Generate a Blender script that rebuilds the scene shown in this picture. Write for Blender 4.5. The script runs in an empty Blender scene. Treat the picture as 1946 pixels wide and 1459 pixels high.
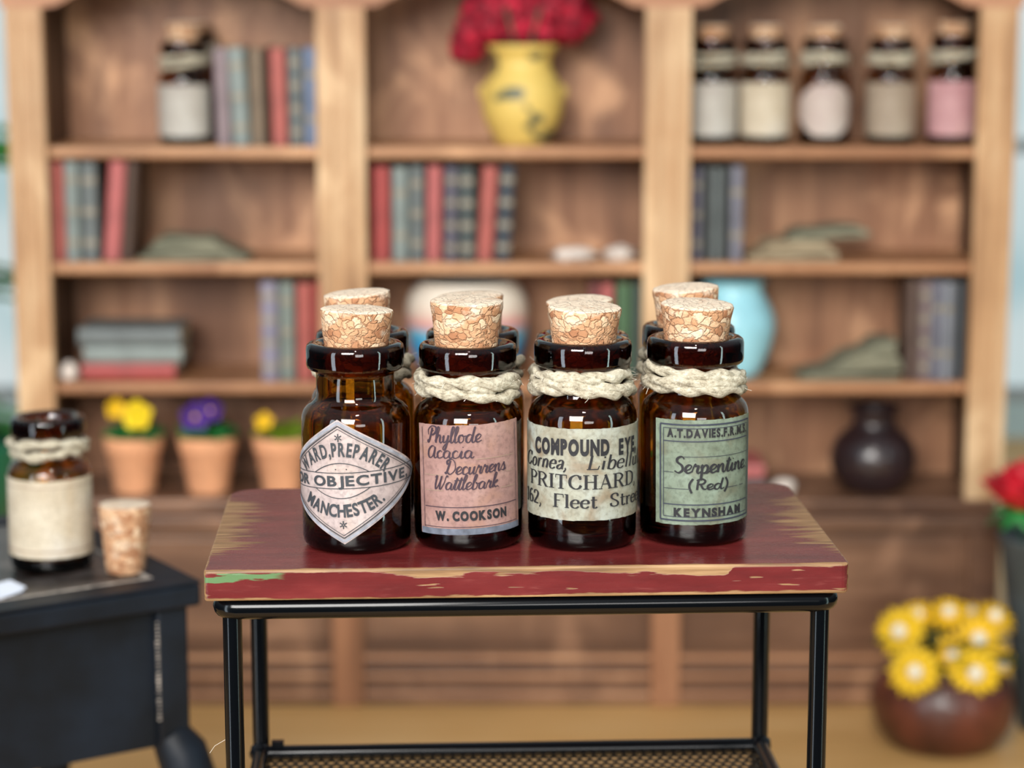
import bpy, bmesh, math, random
from math import sin, cos, pi, radians, atan2, sqrt, hypot
from mathutils import Vector, Matrix, noise as mnoise
random.seed(7)
SC = bpy.context.scene
COL = SC.collection

# ------------------------------------------------------------------ camera, world, light
F = 4300.0; PITCH = math.atan(742 / F); CZ = 1.42
cp, sp = cos(PITCH), sin(PITCH)
cam = bpy.data.cameras.new('camera'); camo = bpy.data.objects.new('camera', cam); COL.objects.link(camo)
camo.location = (0, 0, CZ); camo.rotation_euler = (pi / 2 - PITCH, 0, 0)
cam.sensor_width = 36; cam.lens = 36 * F / 1946
cam.clip_start = .05; cam.clip_end = 60
cam.dof.use_dof = True; cam.dof.focus_distance = 2.21; cam.dof.aperture_fstop = 2.85
SC.camera = camo
SC.view_settings.view_transform = 'Standard'; SC.view_settings.look = 'None'
SC.view_settings.gamma = 1; SC.view_settings.use_curve_mapping = False
SC.view_settings.exposure = -0.16
SC.cycles.use_denoising = True

def lin(c):
    r = []
    for v in c[:3]:
        v = v / 255
        r.append(v / 12.92 if v <= .04045 else ((v + .055) / 1.055) ** 2.4)
    return (*r, 1)

W = bpy.data.worlds.new('world'); SC.world = W; W.use_nodes = True
bg = W.node_tree.nodes['Background']; bg.inputs[1].default_value = 1
_t = W.node_tree.nodes.new('ShaderNodeTexCoord'); _s = W.node_tree.nodes.new('ShaderNodeSeparateXYZ'); _r = W.node_tree.nodes.new('ShaderNodeValToRGB')
_m = W.node_tree.nodes.new('ShaderNodeMapRange'); _m.inputs[1].default_value = -1; _m.inputs[2].default_value = 1
W.node_tree.links.new(_t.outputs['Generated'], _s.inputs[0]); W.node_tree.links.new(_s.outputs[2], _m.inputs[0])
W.node_tree.links.new(_m.outputs[0], _r.inputs[0]); W.node_tree.links.new(_r.outputs[0], bg.inputs[0])
_e = _r.color_ramp.elements; _e[0].position = .46; _e[0].color = (.028, .03, .034, 1); _e[1].position = .75; _e[1].color = (.40, .43, .47, 1)
_q = _e.new(.55); _q.color = (.09, .10, .115, 1)

def area(name, loc, target, sx, sy, power, col):
    l = bpy.data.lights.new(name, 'AREA'); l.shape = 'RECTANGLE'; l.size = sx; l.size_y = sy
    l.energy = power; l.color = col
    o = bpy.data.objects.new(name, l); COL.objects.link(o); o.location = loc
    o.rotation_euler = (Vector(target) - Vector(loc)).to_track_quat('-Z', 'Y').to_euler()
    return o
area('daylight_key', (-1.5, -3.2, 3.5), (.1, 3.6, .8), 3.0, 2.6, 700, (1, .97, .93))
area('fill_front', (1.3, -3.6, 1.7), (.1, 4.5, .6), 2.0, 1.0, 70, (1, .98, .95))  # added fill light to brighten the lower shelf bays, not a real window
area('daylight_left', (-3.3, -.6, .9), (0, 2.3, .9), .7, 4.4, 85, (.78, .9, 1))
area('daylight_right', (3.5, .35, .9), (0, 2.3, .9), .3, 4.4, 42, (.72, 1, .95))
area('ceiling_lamp', (.15, .2, 4.3), (0, 2.4, .9), .34, .3, 70, (1, .95, .86))

def ray(u, v):
    x = (u - 973) / F; w = (v - 729.5) / F
    return x, cp - w * sp, -sp - w * cp
def at_z(u, v, Z):
    d = ray(u, v); t = (Z - CZ) / d[2]; return Vector((t * d[0], t * d[1], Z))
def at_y(u, v, Y):
    d = ray(u, v); t = Y / d[1]; return Vector((t * d[0], Y, CZ + t * d[2]))

# ------------------------------------------------------------------ materials
class E:
    """small wrapper to write shader maths"""
    nt = None
    def __init__(s, x): s.x = x
    def _m(s, op, *a):
        n = E.nt.nodes.new('ShaderNodeMath'); n.operation = op
        for i, v in enumerate((s,) + a):
            v = v.x if isinstance(v, E) else v
            if isinstance(v, (int, float)): n.inputs[i].default_value = v
            else: E.nt.links.new(v, n.inputs[i])
        return E(n.outputs[0])
    def __add__(s, o): return s._m('ADD', o)
    def __radd__(s, o): return s._m('ADD', o)
    def __sub__(s, o): return s._m('SUBTRACT', o)
    def __rsub__(s, o): return E(o)._m('SUBTRACT', s)
    def __mul__(s, o): return s._m('MULTIPLY', o)
    def __rmul__(s, o): return s._m('MULTIPLY', o)
    def __truediv__(s, o): return s._m('DIVIDE', o)
    def abs(s): return s._m('ABSOLUTE')
    def mx(s, o): return s._m('MAXIMUM', o)
    def mn(s, o): return s._m('MINIMUM', o)
    def step(s, a, b):
        n = E.nt.nodes.new('ShaderNodeMapRange'); n.interpolation_type = 'SMOOTHSTEP'
        E.nt.links.new(s.x, n.inputs[0]); n.inputs[1].default_value = a; n.inputs[2].default_value = b
        return E(n.outputs[0])

def newmat(name):
    m = bpy.data.materials.new(name); m.use_nodes = True
    E.nt = m.node_tree
    return m, m.node_tree, m.node_tree.nodes['Principled BSDF']
def coords(nt, scale=(1, 1, 1), kind='Object'):
    t = nt.nodes.new('ShaderNodeTexCoord'); mp = nt.nodes.new('ShaderNodeMapping')
    mp.inputs['Scale'].default_value = scale
    nt.links.new(t.outputs[kind], mp.inputs[0]); return mp.outputs[0]
def noise(nt, vec, scale=5, detail=4, rough=.55, dist=0):
    n = nt.nodes.new('ShaderNodeTexNoise'); n.inputs['Scale'].default_value = scale
    n.inputs['Detail'].default_value = detail; n.inputs['Roughness'].default_value = rough
    n.inputs['Distortion'].default_value = dist
    nt.links.new(vec, n.inputs['Vector']); return n.outputs['Fac']
def ramp(nt, fac, stops):
    r = nt.nodes.new('ShaderNodeValToRGB'); el = r.color_ramp.elements
    while len(el) < len(stops): el.new(.5)
    for e, (p, c) in zip(el, stops): e.position = p; e.color = lin(c)
    nt.links.new(fac, r.inputs[0]); return r.outputs[0]
def mix(nt, fac, a, b):
    n = nt.nodes.new('ShaderNodeMix'); n.data_type = 'RGBA'
    f = fac.x if isinstance(fac, E) else fac
    if isinstance(f, (int, float)): n.inputs[0].default_value = f
    else: nt.links.new(f, n.inputs[0])
    for i, v in ((6, a), (7, b)):
        if isinstance(v, tuple): n.inputs[i].default_value = lin(v)
        else: nt.links.new(v, n.inputs[i])
    return n.outputs[2]
def bump(nt, b, h, strength=.3, dist=.002):
    n = nt.nodes.new('ShaderNodeBump'); n.inputs['Strength'].default_value = strength
    n.inputs['Distance'].default_value = dist
    nt.links.new(h.x if isinstance(h, E) else h, n.inputs['Height']); nt.links.new(n.outputs[0], b.inputs['Normal'])

def plain(name, c, rough=.6, metal=0, coat=0, var=0, vscale=20, spec=.5):
    m, nt, b = newmat(name)
    b.inputs['Roughness'].default_value = rough; b.inputs['Metallic'].default_value = metal
    b.inputs['Coat Weight'].default_value = coat; b.inputs['Coat Roughness'].default_value = .08
    b.inputs['Specular IOR Level'].default_value = spec
    if var:
        n = noise(nt, coords(nt), vscale, 4)
        lo = tuple(max(0, v * (1 - var)) for v in c); hi = tuple(min(255, v * (1 + var)) for v in c)
        nt.links.new(ramp(nt, n, [(.3, lo), (.7, hi)]), b.inputs['Base Color'])
    else: b.inputs['Base Color'].default_value = lin(c)
    return m
def wood(name, dark, mid, light, axis, s=1, rough=.55, spec=.4, blotch=0):
    m, nt, b = newmat(name)
    sc = [14 * s] * 3; sc['xyz'.index(axis)] = 1.3 * s
    n1 = noise(nt, coords(nt, tuple(sc)), 1, 5, .6, .6)
    sc2 = [60 * s] * 3; sc2['xyz'.index(axis)] = 3 * s
    n2 = noise(nt, coords(nt, tuple(sc2)), 1, 3)
    n3 = noise(nt, coords(nt), 3.2 * s, 3)
    f = E(n1) * .55 + E(n2) * .2 + E(n3) * .35
    c = ramp(nt, f.x, [(.36, dark), (.54, mid), (.74, light)])
    if blotch:
        n4 = noise(nt, coords(nt, (1, 1, .6)), 5.5, 4, .6, 1.2)
        c = mix(nt, E(n4).step(.5, .72) * blotch, c, tuple(min(255, int(v * 1.12 + 8)) for v in light))
        n5 = noise(nt, coords(nt, (1.3, 1, .5)), 3.1, 3, .5, .8)
        c = mix(nt, E(n5).step(.5, .7) * blotch, c, dark)
    nt.links.new(c, b.inputs['Base Color'])
    b.inputs['Roughness'].default_value = rough; b.inputs['Specular IOR Level'].default_value = spec
    bump(nt, b, n2, .15)
    return m

M = {}
M['post'] = wood('oak post', (128, 90, 58), (178, 138, 98), (212, 184, 146), 'z', 1, .5, .45, .45)
M['shelf'] = wood('oak shelf', (118, 76, 50), (162, 114, 78), (196, 150, 110), 'x', 1, .45, .45, .4)
M['panel'] = wood('back board', (98, 64, 44), (150, 106, 77), (196, 150, 113), 'z', .8, .5, .4, .75)
M['side'] = wood('shaded side board', (50, 33, 24), (68, 46, 33), (92, 66, 48), 'z')  # shade on the inner bay sides put into a darker wood colour
M['header'] = wood('header board', (128, 84, 58), (166, 118, 88), (190, 142, 108), 'x')
M['base'] = wood('dark cabinet wood', (66, 44, 33), (104, 73, 54), (150, 112, 86), 'x', .8, .36, .5, .4)
M['pilaster'] = wood('cabinet pilaster wood', (104, 70, 48), (146, 100, 70), (176, 128, 94), 'z', 1, .5)
M['floor'] = wood('floor boards', (168, 126, 72), (206, 162, 102), (222, 184, 128), 'x', .5, .45)
M['black'] = plain('black enamel', (6, 8, 11), .16, 0, 0, 0, 20, .3)
M['mesh'] = plain('black wire', (14, 15, 17), .3)
M['chest'] = plain('black paint', (15, 21, 29), .5, 0, 0, .35, 9, .22)
M['terracotta'] = plain('terracotta', (222, 160, 118), .85, 0, 0, .1, 15)
M['soil'] = plain('soil', (46, 34, 24), .95)
M['leaf'] = plain('leaf green', (34, 112, 52), .5, 0, 0, .35, 30)
M['leafy'] = plain('yellow green leaf', (104, 128, 30), .5, 0, 0, .35, 30)
M['darkleaf'] = plain('dark leaf', (30, 58, 34), .55, 0, 0, .35, 30)
M['bigleaf'] = plain('houseplant leaf', (56, 140, 48), .45, 0, 0, .35, 6)
M['yellow'] = plain('yellow petal', (244, 206, 14), .6, 0, 0, .08, 30)
M['daisy'] = plain('daisy petal', (226, 184, 10), .6, 0, 0, .08, 30)
M['gold'] = plain('golden petal', (236, 184, 16), .6, 0, 0, .1, 30)
M['purple'] = plain('violet petal', (66, 24, 120), .6, 0, 0, .25, 30)
M['pearl'] = plain('cream bead', (232, 222, 196), .3)
M['rose'] = plain('rose petal', (186, 14, 36), .55, 0, 0, .25, 20)
M['dried'] = plain('crimson blossom', (138, 6, 36), .7, 0, 0, .4, 40)
M['ochrevase'] = None
M['bluevase'] = plain('pale blue glaze', (150, 206, 220), .35, 0, .2, .1, 10)
M['darkvase'] = plain('dark brown glaze', (42, 30, 32), .3, 0, .3, .2, 10)
M['copper'] = plain('brown glazed pot', (76, 38, 26), .4, 0, .2, .4, 9)
M['zinc'] = plain('grey zinc', (74, 82, 84), .5, .3, 0, .2, 8)
M['page'] = plain('book pages', (206, 190, 160), .8)
M['paper'] = plain('white paper', (214, 222, 236), .7)
M['scrap'] = plain('off-white crumpled paper', (216, 204, 194), .7)
M['moss'] = wood('grey green sheets', (86, 86, 70), (112, 112, 94), (142, 138, 116), 'x', 1.5, .8)
M['beige'] = wood('beige sheets', (120, 104, 80), (150, 134, 108), (172, 156, 128), 'x', 1.5, .8)
M['wallp'] = plain('pale blue wall', (176, 202, 206), .8)
M['wframe'] = plain('grey window frame', (150, 162, 166), .6)
M['greenpot'] = plain('green glazed planter', (30, 120, 84), .35, 0, .3)
M['fibre'] = plain('loose fibre', (214, 206, 190), .9)

def m_daylit():
    m, nt, b = newmat('daylit window')
    b.inputs['Base Color'].default_value = (0, 0, 0, 1)
    n = noise(nt, coords(nt), 1.6, 2)
    nt.links.new(ramp(nt, n, [(.35, (160, 198, 206)), (.5, (208, 226, 228)), (.65, (230, 237, 238))]), b.inputs['Emission Color'])
    b.inputs['Emission Strength'].default_value = .95
    return m
M['daylit'] = m_daylit()

def m_ochre():
    m, nt, b = newmat('ochre glaze with grey leaves')
    n = noise(nt, coords(nt, (1, 1, 1.2)), 16, 1)
    nt.links.new(mix(nt, E(n).step(.6, .66), (214, 184, 98), (96, 96, 70)), b.inputs['Base Color'])
    b.inputs['Roughness'].default_value = .5
    return m
M['ochrevase'] = m_ochre()

def m_glass():
    m, nt, b = newmat('amber glass'); nt.nodes.remove(b)
    out = nt.nodes['Material Output']
    g = nt.nodes.new('ShaderNodeBsdfGlass'); g.inputs['Roughness'].default_value = 0; g.inputs['IOR'].default_value = 1.5
    g.inputs['Color'].default_value = (1, 1, 1, 1)
    v = nt.nodes.new('ShaderNodeVolumeAbsorption')
    v.inputs['Color'].default_value = (1 - 95 / 420, 1 - 168 / 420, 0, 1); v.inputs['Density'].default_value = 420
    nt.links.new(g.outputs[0], out.inputs['Surface']); nt.links.new(v.outputs[0], out.inputs['Volume'])
    return m
M['glass'] = m_glass()

def m_cork(name='pressed cork'):
    m, nt, b = newmat(name)
    co = coords(nt, (1, 1, 1.35))
    nz = nt.nodes.new('ShaderNodeTexNoise'); nz.inputs['Scale'].default_value = 60; nz.inputs['Detail'].default_value = 3
    nt.links.new(co, nz.inputs['Vector'])
    vm = nt.nodes.new('ShaderNodeVectorMath'); vm.operation = 'MULTIPLY_ADD'; vm.inputs[1].default_value = (.022,) * 3
    nt.links.new(nz.outputs['Color'], vm.inputs[0]); nt.links.new(co, vm.inputs[2])
    v = nt.nodes.new('ShaderNodeTexVoronoi'); v.inputs['Scale'].default_value = 100; nt.links.new(vm.outputs[0], v.inputs['Vector'])
    v2 = nt.nodes.new('ShaderNodeTexVoronoi'); v2.feature = 'DISTANCE_TO_EDGE'; v2.inputs['Scale'].default_value = 100
    nt.links.new(vm.outputs[0], v2.inputs['Vector'])
    sep = nt.nodes.new('ShaderNodeSeparateColor'); nt.links.new(v.outputs['Color'], sep.inputs[0])
    c = ramp(nt, sep.outputs[0], [(0, (160, 108, 74)), (.3, (190, 142, 104)), (.65, (206, 162, 124)), (.85, (218, 182, 146)), (1, (230, 204, 172))])
    fine = noise(nt, co, 260, 4)
    c = mix(nt, E(fine).step(.35, .7) * .35, c, (168, 116, 78))
    c = mix(nt, (1 - E(v2.outputs['Distance']).step(.0, .11)) * E(noise(nt, co, 45, 3)).step(.38, .62) * .75, c, (140, 92, 62))
    c = mix(nt, E(noise(nt, co, 34, 4, .6)).step(.54, .7) * .6, c, (226, 208, 186))
    # pale dusty bloom on the sawn top face
    ge = nt.nodes.new('ShaderNodeTexCoord'); s3 = nt.nodes.new('ShaderNodeSeparateXYZ'); nt.links.new(ge.outputs['Normal'], s3.inputs[0])
    c = mix(nt, E(s3.outputs[2]).step(.2, .85) * (E(noise(nt, co, 70, 3)).step(.25, .5) * .4 + .45), c, (226, 210, 188))
    nt.links.new(c, b.inputs['Base Color']); b.inputs['Roughness'].default_value = .85
    bump(nt, b, E(v2.outputs['Distance']).step(0, .12) + E(fine) * .6, .7, .0022)
    return m
M['cork'] = m_cork()

def m_twine():
    m, nt, b = newmat('natural twine')
    n = noise(nt, coords(nt, (1, 1, 1.6)), 160, 5, .7)
    n2 = noise(nt, coords(nt), 30, 2)
    f = E(n) * .7 + E(n2) * .3
    nt.links.new(ramp(nt, f.x, [(.32, (92, 82, 64)), (.47, (178, 168, 146)), (.62, (212, 206, 186))]), b.inputs['Base Color'])
    b.inputs['Roughness'].default_value = .9; bump(nt, b, n, .9, .003)
    return m
M['twine'] = m_twine()

def m_label(name, a, b_, c_, stain, amt=.5, scale=26):
    m, nt, b = newmat(name)
    co = coords(nt)
    n = noise(nt, co, scale, 5, .6); n2 = noise(nt, co, 220, 3); n3 = noise(nt, co, scale * .7, 3, .5, 1.5)
    c = ramp(nt, n, [(.32, a), (.5, b_), (.68, c_)])
    c = mix(nt, E(n3).step(.48, .66) * amt, c, stain)
    c = mix(nt, E(n2).step(.42, .72) * .5, c, tuple(int(v * .8) for v in a))
    nt.links.new(c, b.inputs['Base Color']); b.inputs['Roughness'].default_value = .62
    return m
M['lab_grey'] = m_label('pinkish grey label', (153, 138, 135), (179, 162, 158), (191, 176, 171), (179, 157, 144), .45)
M['lab_pink'] = m_label('dusty pink label', (134, 100, 94), (153, 118, 110), (162, 130, 121), (148, 109, 88), .5)
M['lab_cream'] = m_label('cream foxed label', (132, 124, 103), (157, 157, 141), (164, 169, 160), (122, 96, 66), .65)
M['lab_green'] = m_label('sage green label', (93, 101, 84), (114, 126, 108), (129, 143, 127), (96, 89, 67), .55)
M['lab_plain'] = m_label('plain cream label', (180, 166, 143), (198, 186, 164), (202, 194, 180), (178, 154, 121), .4, 12)
M['lab_white'] = m_label('white label', (165, 158, 150), (179, 175, 166), (186, 183, 176), (165, 154, 139), .4, 12)
M['lab_beige'] = m_label('beige label', (142, 126, 108), (155, 140, 122), (163, 150, 132), (146, 122, 97), .4, 12)
M['lab_rosy'] = m_label('rosy label', (168, 122, 126), (186, 142, 144), (198, 158, 156), (182, 112, 112), .4, 12)
M['lab_blush'] = m_label('blush label', (178, 160, 154), (189, 175, 166), (194, 184, 176), (181, 162, 146), .4, 12)
M['ink_grey'] = plain('grey ink', (52, 56, 61), .7)
M['ink_dark'] = plain('black ink', (27, 26, 30), .7)
M['ink_purple'] = plain('purple brown ink', (54, 38, 50), .7)
M['ink_blue'] = plain('faded blue black ink', (46, 50, 64), .7)
M['ink_faint'] = plain('faint brown ink', (150, 128, 110), .7)
M['edge_grey'] = plain('bluish grey border', (140, 142, 150), .7, 0, 0, .15, 90)
M['edge_blue'] = plain('slate blue strip', (92, 98, 110), .7, 0, 0, .2, 90)

def m_top(Wd, Dp, T):
    m, nt, b = newmat('worn red paint')
    t = nt.nodes.new('ShaderNodeTexCoord'); s = nt.nodes.new('ShaderNodeSeparateXYZ'); nt.links.new(t.outputs['Object'], s.inputs[0])
    x, y, z = (E(s.outputs[i]) for i in range(3))
    streak = E(noise(nt, coords(nt, (5, 120, 120)), 1, 4, .6))
    blot = E(noise(nt, coords(nt, (7, 16, 60)), 1, 3))
    fine = E(noise(nt, coords(nt, (22, 90, 160)), 1, 4))
    side = Wd / 2 - x.abs()
    midy = 1 - (y + .0).abs().step(Dp * .18, Dp * .5)
    w_side = 1 - (side + (streak - .5) * -.16 + (1 - midy) * .05).step(.02, .036)
    front = y + Dp / 2
    ontop = z.step(-.0035, -.0015)
    w_rim = (1 - (front + (fine - .5) * .014).step(.0025, .0045)) * ontop
    onface = 1 - front.step(.001, .003)
    rimz = (z.abs()).mn(z + T)
    band = x.step(-.19, -.08) * (1 - x.step(.19, .2)) * (blot.step(.25, .6) * .0075)
    w_face = onface * (1 - (z.abs() - band + (fine - .5) * .010).step(.0020, .0032)).mx(1 - ((z + T) - (x.step(-.2, .1) * .0014) + (fine - .5) * .009).step(.0016, .003))
    w_spot = onface * (E(noise(nt, coords(nt, (16, 1, 210)), 1, 2)).step(.66, .69))
    w_edge = 1 - (side + (fine - .5) * .006).step(.001, .003)
    wear = w_side.mx(w_rim).mx(w_face).mx(w_spot).mx(w_edge).mn(1)
    grain = noise(nt, coords(nt, (10, 160, 160)), 1, 4)
    bare = ramp(nt, grain, [(.3, (92, 66, 42)), (.5, (136, 102, 66)), (.7, (168, 134, 94))])
    red = ramp(nt, noise(nt, coords(nt, (3, 10, 10)), 3, 5), [(.3, (82, 27, 27)), (.55, (102, 35, 35)), (.75, (118, 46, 44))])
    red = mix(nt, (fine.step(.62, .8)) * .35, red, (150, 84, 76))
    c = mix(nt, wear, red, bare)
    gx = x + Wd / 2
    gr = onface * (1 - (gx + (blot - .5) * .14).step(.07, .085)) * (1 - (z + .008 + gx * -.03 + (fine - .5) * .016 + (streak - .5) * .012).abs().step(.003, .0042))
    c = mix(nt, gr, c, (92, 122, 82))
    nt.links.new(c, b.inputs['Base Color'])
    r = wear * .3 + .27 + (fine - .5) * .12
    nt.links.new(r.x, b.inputs['Roughness'])
    b.inputs['Coat Weight'].default_value = .12; b.inputs['Coat Roughness'].default_value = .25
    bump(nt, b, (1 - wear) * .6 + streak * .5, .25, .0015)
    return m

def m_jar():
    m, nt, b = newmat('painted porcelain')
    t = nt.nodes.new('ShaderNodeTexCoord'); s = nt.nodes.new('ShaderNodeSeparateXYZ'); nt.links.new(t.outputs['Object'], s.inputs[0])
    z = E(s.outputs[2]) + (E(noise(nt, coords(nt), 14, 3)) - .5) * .05
    nt.links.new(ramp(nt, (z * 5).x, [(.0, (40, 120, 196)), (.36, (60, 160, 214)), (.47, (120, 190, 214)), (.55, (220, 150, 146)), (.66, (226, 206, 190)), (.8, (232, 222, 206))]), b.inputs['Base Color'])
    b.inputs['Roughness'].default_value = .35
    return m
M['jar'] = m_jar()

# ------------------------------------------------------------------ mesh helpers
class MB:
    def __init__(s): s.v = []; s.f = []
    def add(s, v, f):
        o = len(s.v); s.v += [tuple(p) for p in v]; s.f += [tuple(i + o for i in q) for q in f]; return s
    def box(s, x0, x1, y0, y1, z0, z1):
        return s.add([(x, y, z) for z in (z0, z1) for y in (y0, y1) for x in (x0, x1)],
                     [(0, 2, 3, 1), (4, 5, 7, 6), (0, 1, 5, 4), (2, 6, 7, 3), (0, 4, 6, 2), (1, 3, 7, 5)])
    def lathe(s, prof, n=48, c=(0, 0, 0), wob=None):
        v = []; f = []; k = len(prof)
        for i in range(n):
            a = 2 * pi * i / n
            for j, (r, z) in enumerate(prof):
                q = r * (wob(a, j) if wob else 1)
                v.append((c[0] + q * cos(a), c[1] + q * sin(a), c[2] + z))
        for i in range(n):
            i2 = (i + 1) % n
            for j in range(k - 1): f.append((i * k + j, i2 * k + j, i2 * k + j + 1, i * k + j + 1))
        if prof[0][0] > 1e-6 and prof[0] != prof[-1]: f.append(tuple(i * k for i in range(n))[::-1])
        if prof[-1][0] > 1e-6 and prof[0] != prof[-1]: f.append(tuple(i * k + k - 1 for i in range(n)))
        return s.add(v, f)
    def tube(s, path, r, n=10, lobes=0, twist=0, closed=False):
        P = [Vector(p) for p in path]; k = len(P); v = []; f = []
        up = Vector((0, 0, 1)); t0 = None
        for i in range(k):
            if closed: t = P[(i + 1) % k] - P[i - 1]
            else: t = P[min(i + 1, k - 1)] - P[max(i - 1, 0)]
            t.normalize()
            if t0 is None:
                a = up.cross(t)
                if a.length < .1: a = Vector((1, 0, 0)).cross(t)
                a.normalize()
            else:
                a = (a - t * a.dot(t)).normalized()
            t0 = t; b = t.cross(a)
            rr = r(i / (k - 1)) if callable(r) else r
            for j in range(n):
                q = 2 * pi * j / n
                rad = rr * (1 + lobes * cos(2 * (q - twist * i))) if lobes else rr
                v.append(P[i] + (a * cos(q) + b * sin(q)) * rad)
        for i in range(k if closed else k - 1):
            i2 = (i + 1) % k
            for j in range(n): f.append((i * n + j, i * n + (j + 1) % n, i2 * n + (j + 1) % n, i2 * n + j))
        if not closed: f.append(tuple(range(n))[::-1]); f.append(tuple((k - 1) * n + j for j in range(n)))
        return s.add(v, f)
    def prism(s, poly, z0, z1):
        n = len(poly)
        return s.add([(x, y, z0) for x, y in poly] + [(x, y, z1) for x, y in poly],
                     [tuple(range(n))[::-1], tuple(range(n, 2 * n))] + [(i, (i + 1) % n, n + (i + 1) % n, n + i) for i in range(n)])
    def blob(s, c, r, seed=0, amp=.25, fr=2.5, n=10):
        v = []; f = []
        rx, ry, rz = r if isinstance(r, tuple) else (r, r, r)
        for i in range(n + 1):
            th = pi * i / n
            for j in range(2 * n):
                ph = pi * j / n
                d = Vector((sin(th) * cos(ph), sin(th) * sin(ph), cos(th)))
                k = 1 + amp * mnoise.noise(d * fr + Vector((seed * 3.1, seed * 1.7, seed)))
                v.append((c[0] + d.x * rx * k, c[1] + d.y * ry * k, c[2] + d.z * rz * k))
        for i in range(n):
            for j in range(2 * n):
                j2 = (j + 1) % (2 * n)
                f.append((i * 2 * n + j, (i + 1) * 2 * n + j, (i + 1) * 2 * n + j2, i * 2 * n + j2))
        return s.add(v, f)
    def leaf(s, base, d, L, w, curl=.3, up=Vector((0, 0, 1)), n=6, th=.0015):
        d = Vector(d).normalized(); side = d.cross(up)
        if side.length < .1: side = Vector((1, 0, 0))
        side.normalize(); nrm = side.cross(d)
        for sgn in (1,):
            v = []; f = []
            for lay in (0, 1):
                for i in range(n + 1):
                    t = i / n; ww = w * sin(pi * min(1, t * .92 + .06)) ** .8 * .5
                    c = Vector(base) + d * L * t - nrm * curl * L * t * t - nrm * th * lay
                    for q in (-1, 0, 1): v.append(c + side * ww * q + nrm * abs(q) * ww * .25)
            m = 3 * (n + 1)
            for i in range(n):
                for q in (0, 1):
                    a = i * 3 + q; f.append((a, a + 1, a + 4, a + 3)); f.append((m + a, m + a + 3, m + a + 4, m + a + 1))
                f.append((i * 3, i * 3 + 3, m + i * 3 + 3, m + i * 3)); f.append((i * 3 + 2, m + i * 3 + 2, m + i * 3 + 5, i * 3 + 5))
            s.add(v, f)
        return s
    def build(s, name, m, parent=None, smooth=False, bevel=0, loc=None, rot=None, angle=None):
        me = bpy.data.meshes.new(name); me.from_pydata(s.v, [], s.f); me.update()
        if smooth:
            for p in me.polygons: p.use_smooth = True
            if angle: 
                try: me.set_sharp_from_angle(angle=radians(angle))
                except Exception: pass
        o = bpy.data.objects.new(name, me); COL.objects.link(o)
        if m: me.materials.append(M[m] if isinstance(m, str) else m)
        if parent: o.parent = parent
        if loc is not None: o.location = loc
        if rot is not None: o.rotation_euler = rot
        if bevel:
            b = o.modifiers.new('bevel', 'BEVEL'); b.width = bevel; b.segments = 3; b.limit_method = 'ANGLE'; b.angle_limit = radians(40)
            b.harden_normals = False
        return o

def tag(o, label, cat, group=None):
    o['label'] = label; o['category'] = cat
    if group: o['group'] = group
    return o
def thing(name, label, cat, loc=(0, 0, 0), rz=0, group=None):
    o = bpy.data.objects.new(name, None); COL.objects.link(o); o.empty_display_size = .02
    o.location = loc; o.rotation_euler = (0, 0, rz); return tag(o, label, cat, group)
def structure(o): o['kind'] = 'structure'; return o
def kids(o): return [c for c in COL.objects if c.parent == o]
def copy_tree(o, parent=None):
    c = o.copy(); COL.objects.link(c)
    if parent: c.parent = parent
    for ch in kids(o): copy_tree(ch, c)
    return c

# ------------------------------------------------------------------ lettering
_glyph = {}
def sans(ch, off=.02):
    """printed sans capital from the built-in typeface: flat triangles, cap height 1"""
    key = (ch, off)
    if key not in _glyph:
        def raw(c):
            cu = bpy.data.curves.new('t', 'FONT'); cu.body = c; cu.size = 1; cu.offset = off; cu.fill_mode = 'FRONT'; cu.resolution_u = 4
            o = bpy.data.objects.new('t', cu); COL.objects.link(o); bpy.context.view_layer.update()
            e = o.evaluated_get(bpy.context.evaluated_depsgraph_get()); me = e.to_mesh()
            bm = bmesh.new(); bm.from_mesh(me); e.to_mesh_clear()
            bmesh.ops.triangulate(bm, faces=bm.faces)
            bm.verts.ensure_lookup_table()
            for i, v_ in enumerate(bm.verts): v_.index = i
            v = [(p.co.x, p.co.y) for p in bm.verts]; f = [tuple(q.index for q in p.verts) for p in bm.faces]
            bm.free(); bpy.data.objects.remove(o); bpy.data.curves.remove(cu)
            return v, f
        if ('H', off, 'h') not in _glyph:
            hv, _ = raw('H'); _glyph[('H', off, 'h')] = max(p[1] for p in hv)
        h = _glyph[('H', off, 'h')]
        v, f = raw(ch)
        if not v: _glyph[key] = ([], [], .4)
        else:
            x0 = min(p[0] for p in v); x1 = max(p[0] for p in v)
            _glyph[key] = ([((p[0] - x0) / h + .07, p[1] / h) for p in v], f, (x1 - x0) / h + .14)
    return _glyph[key]

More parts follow.
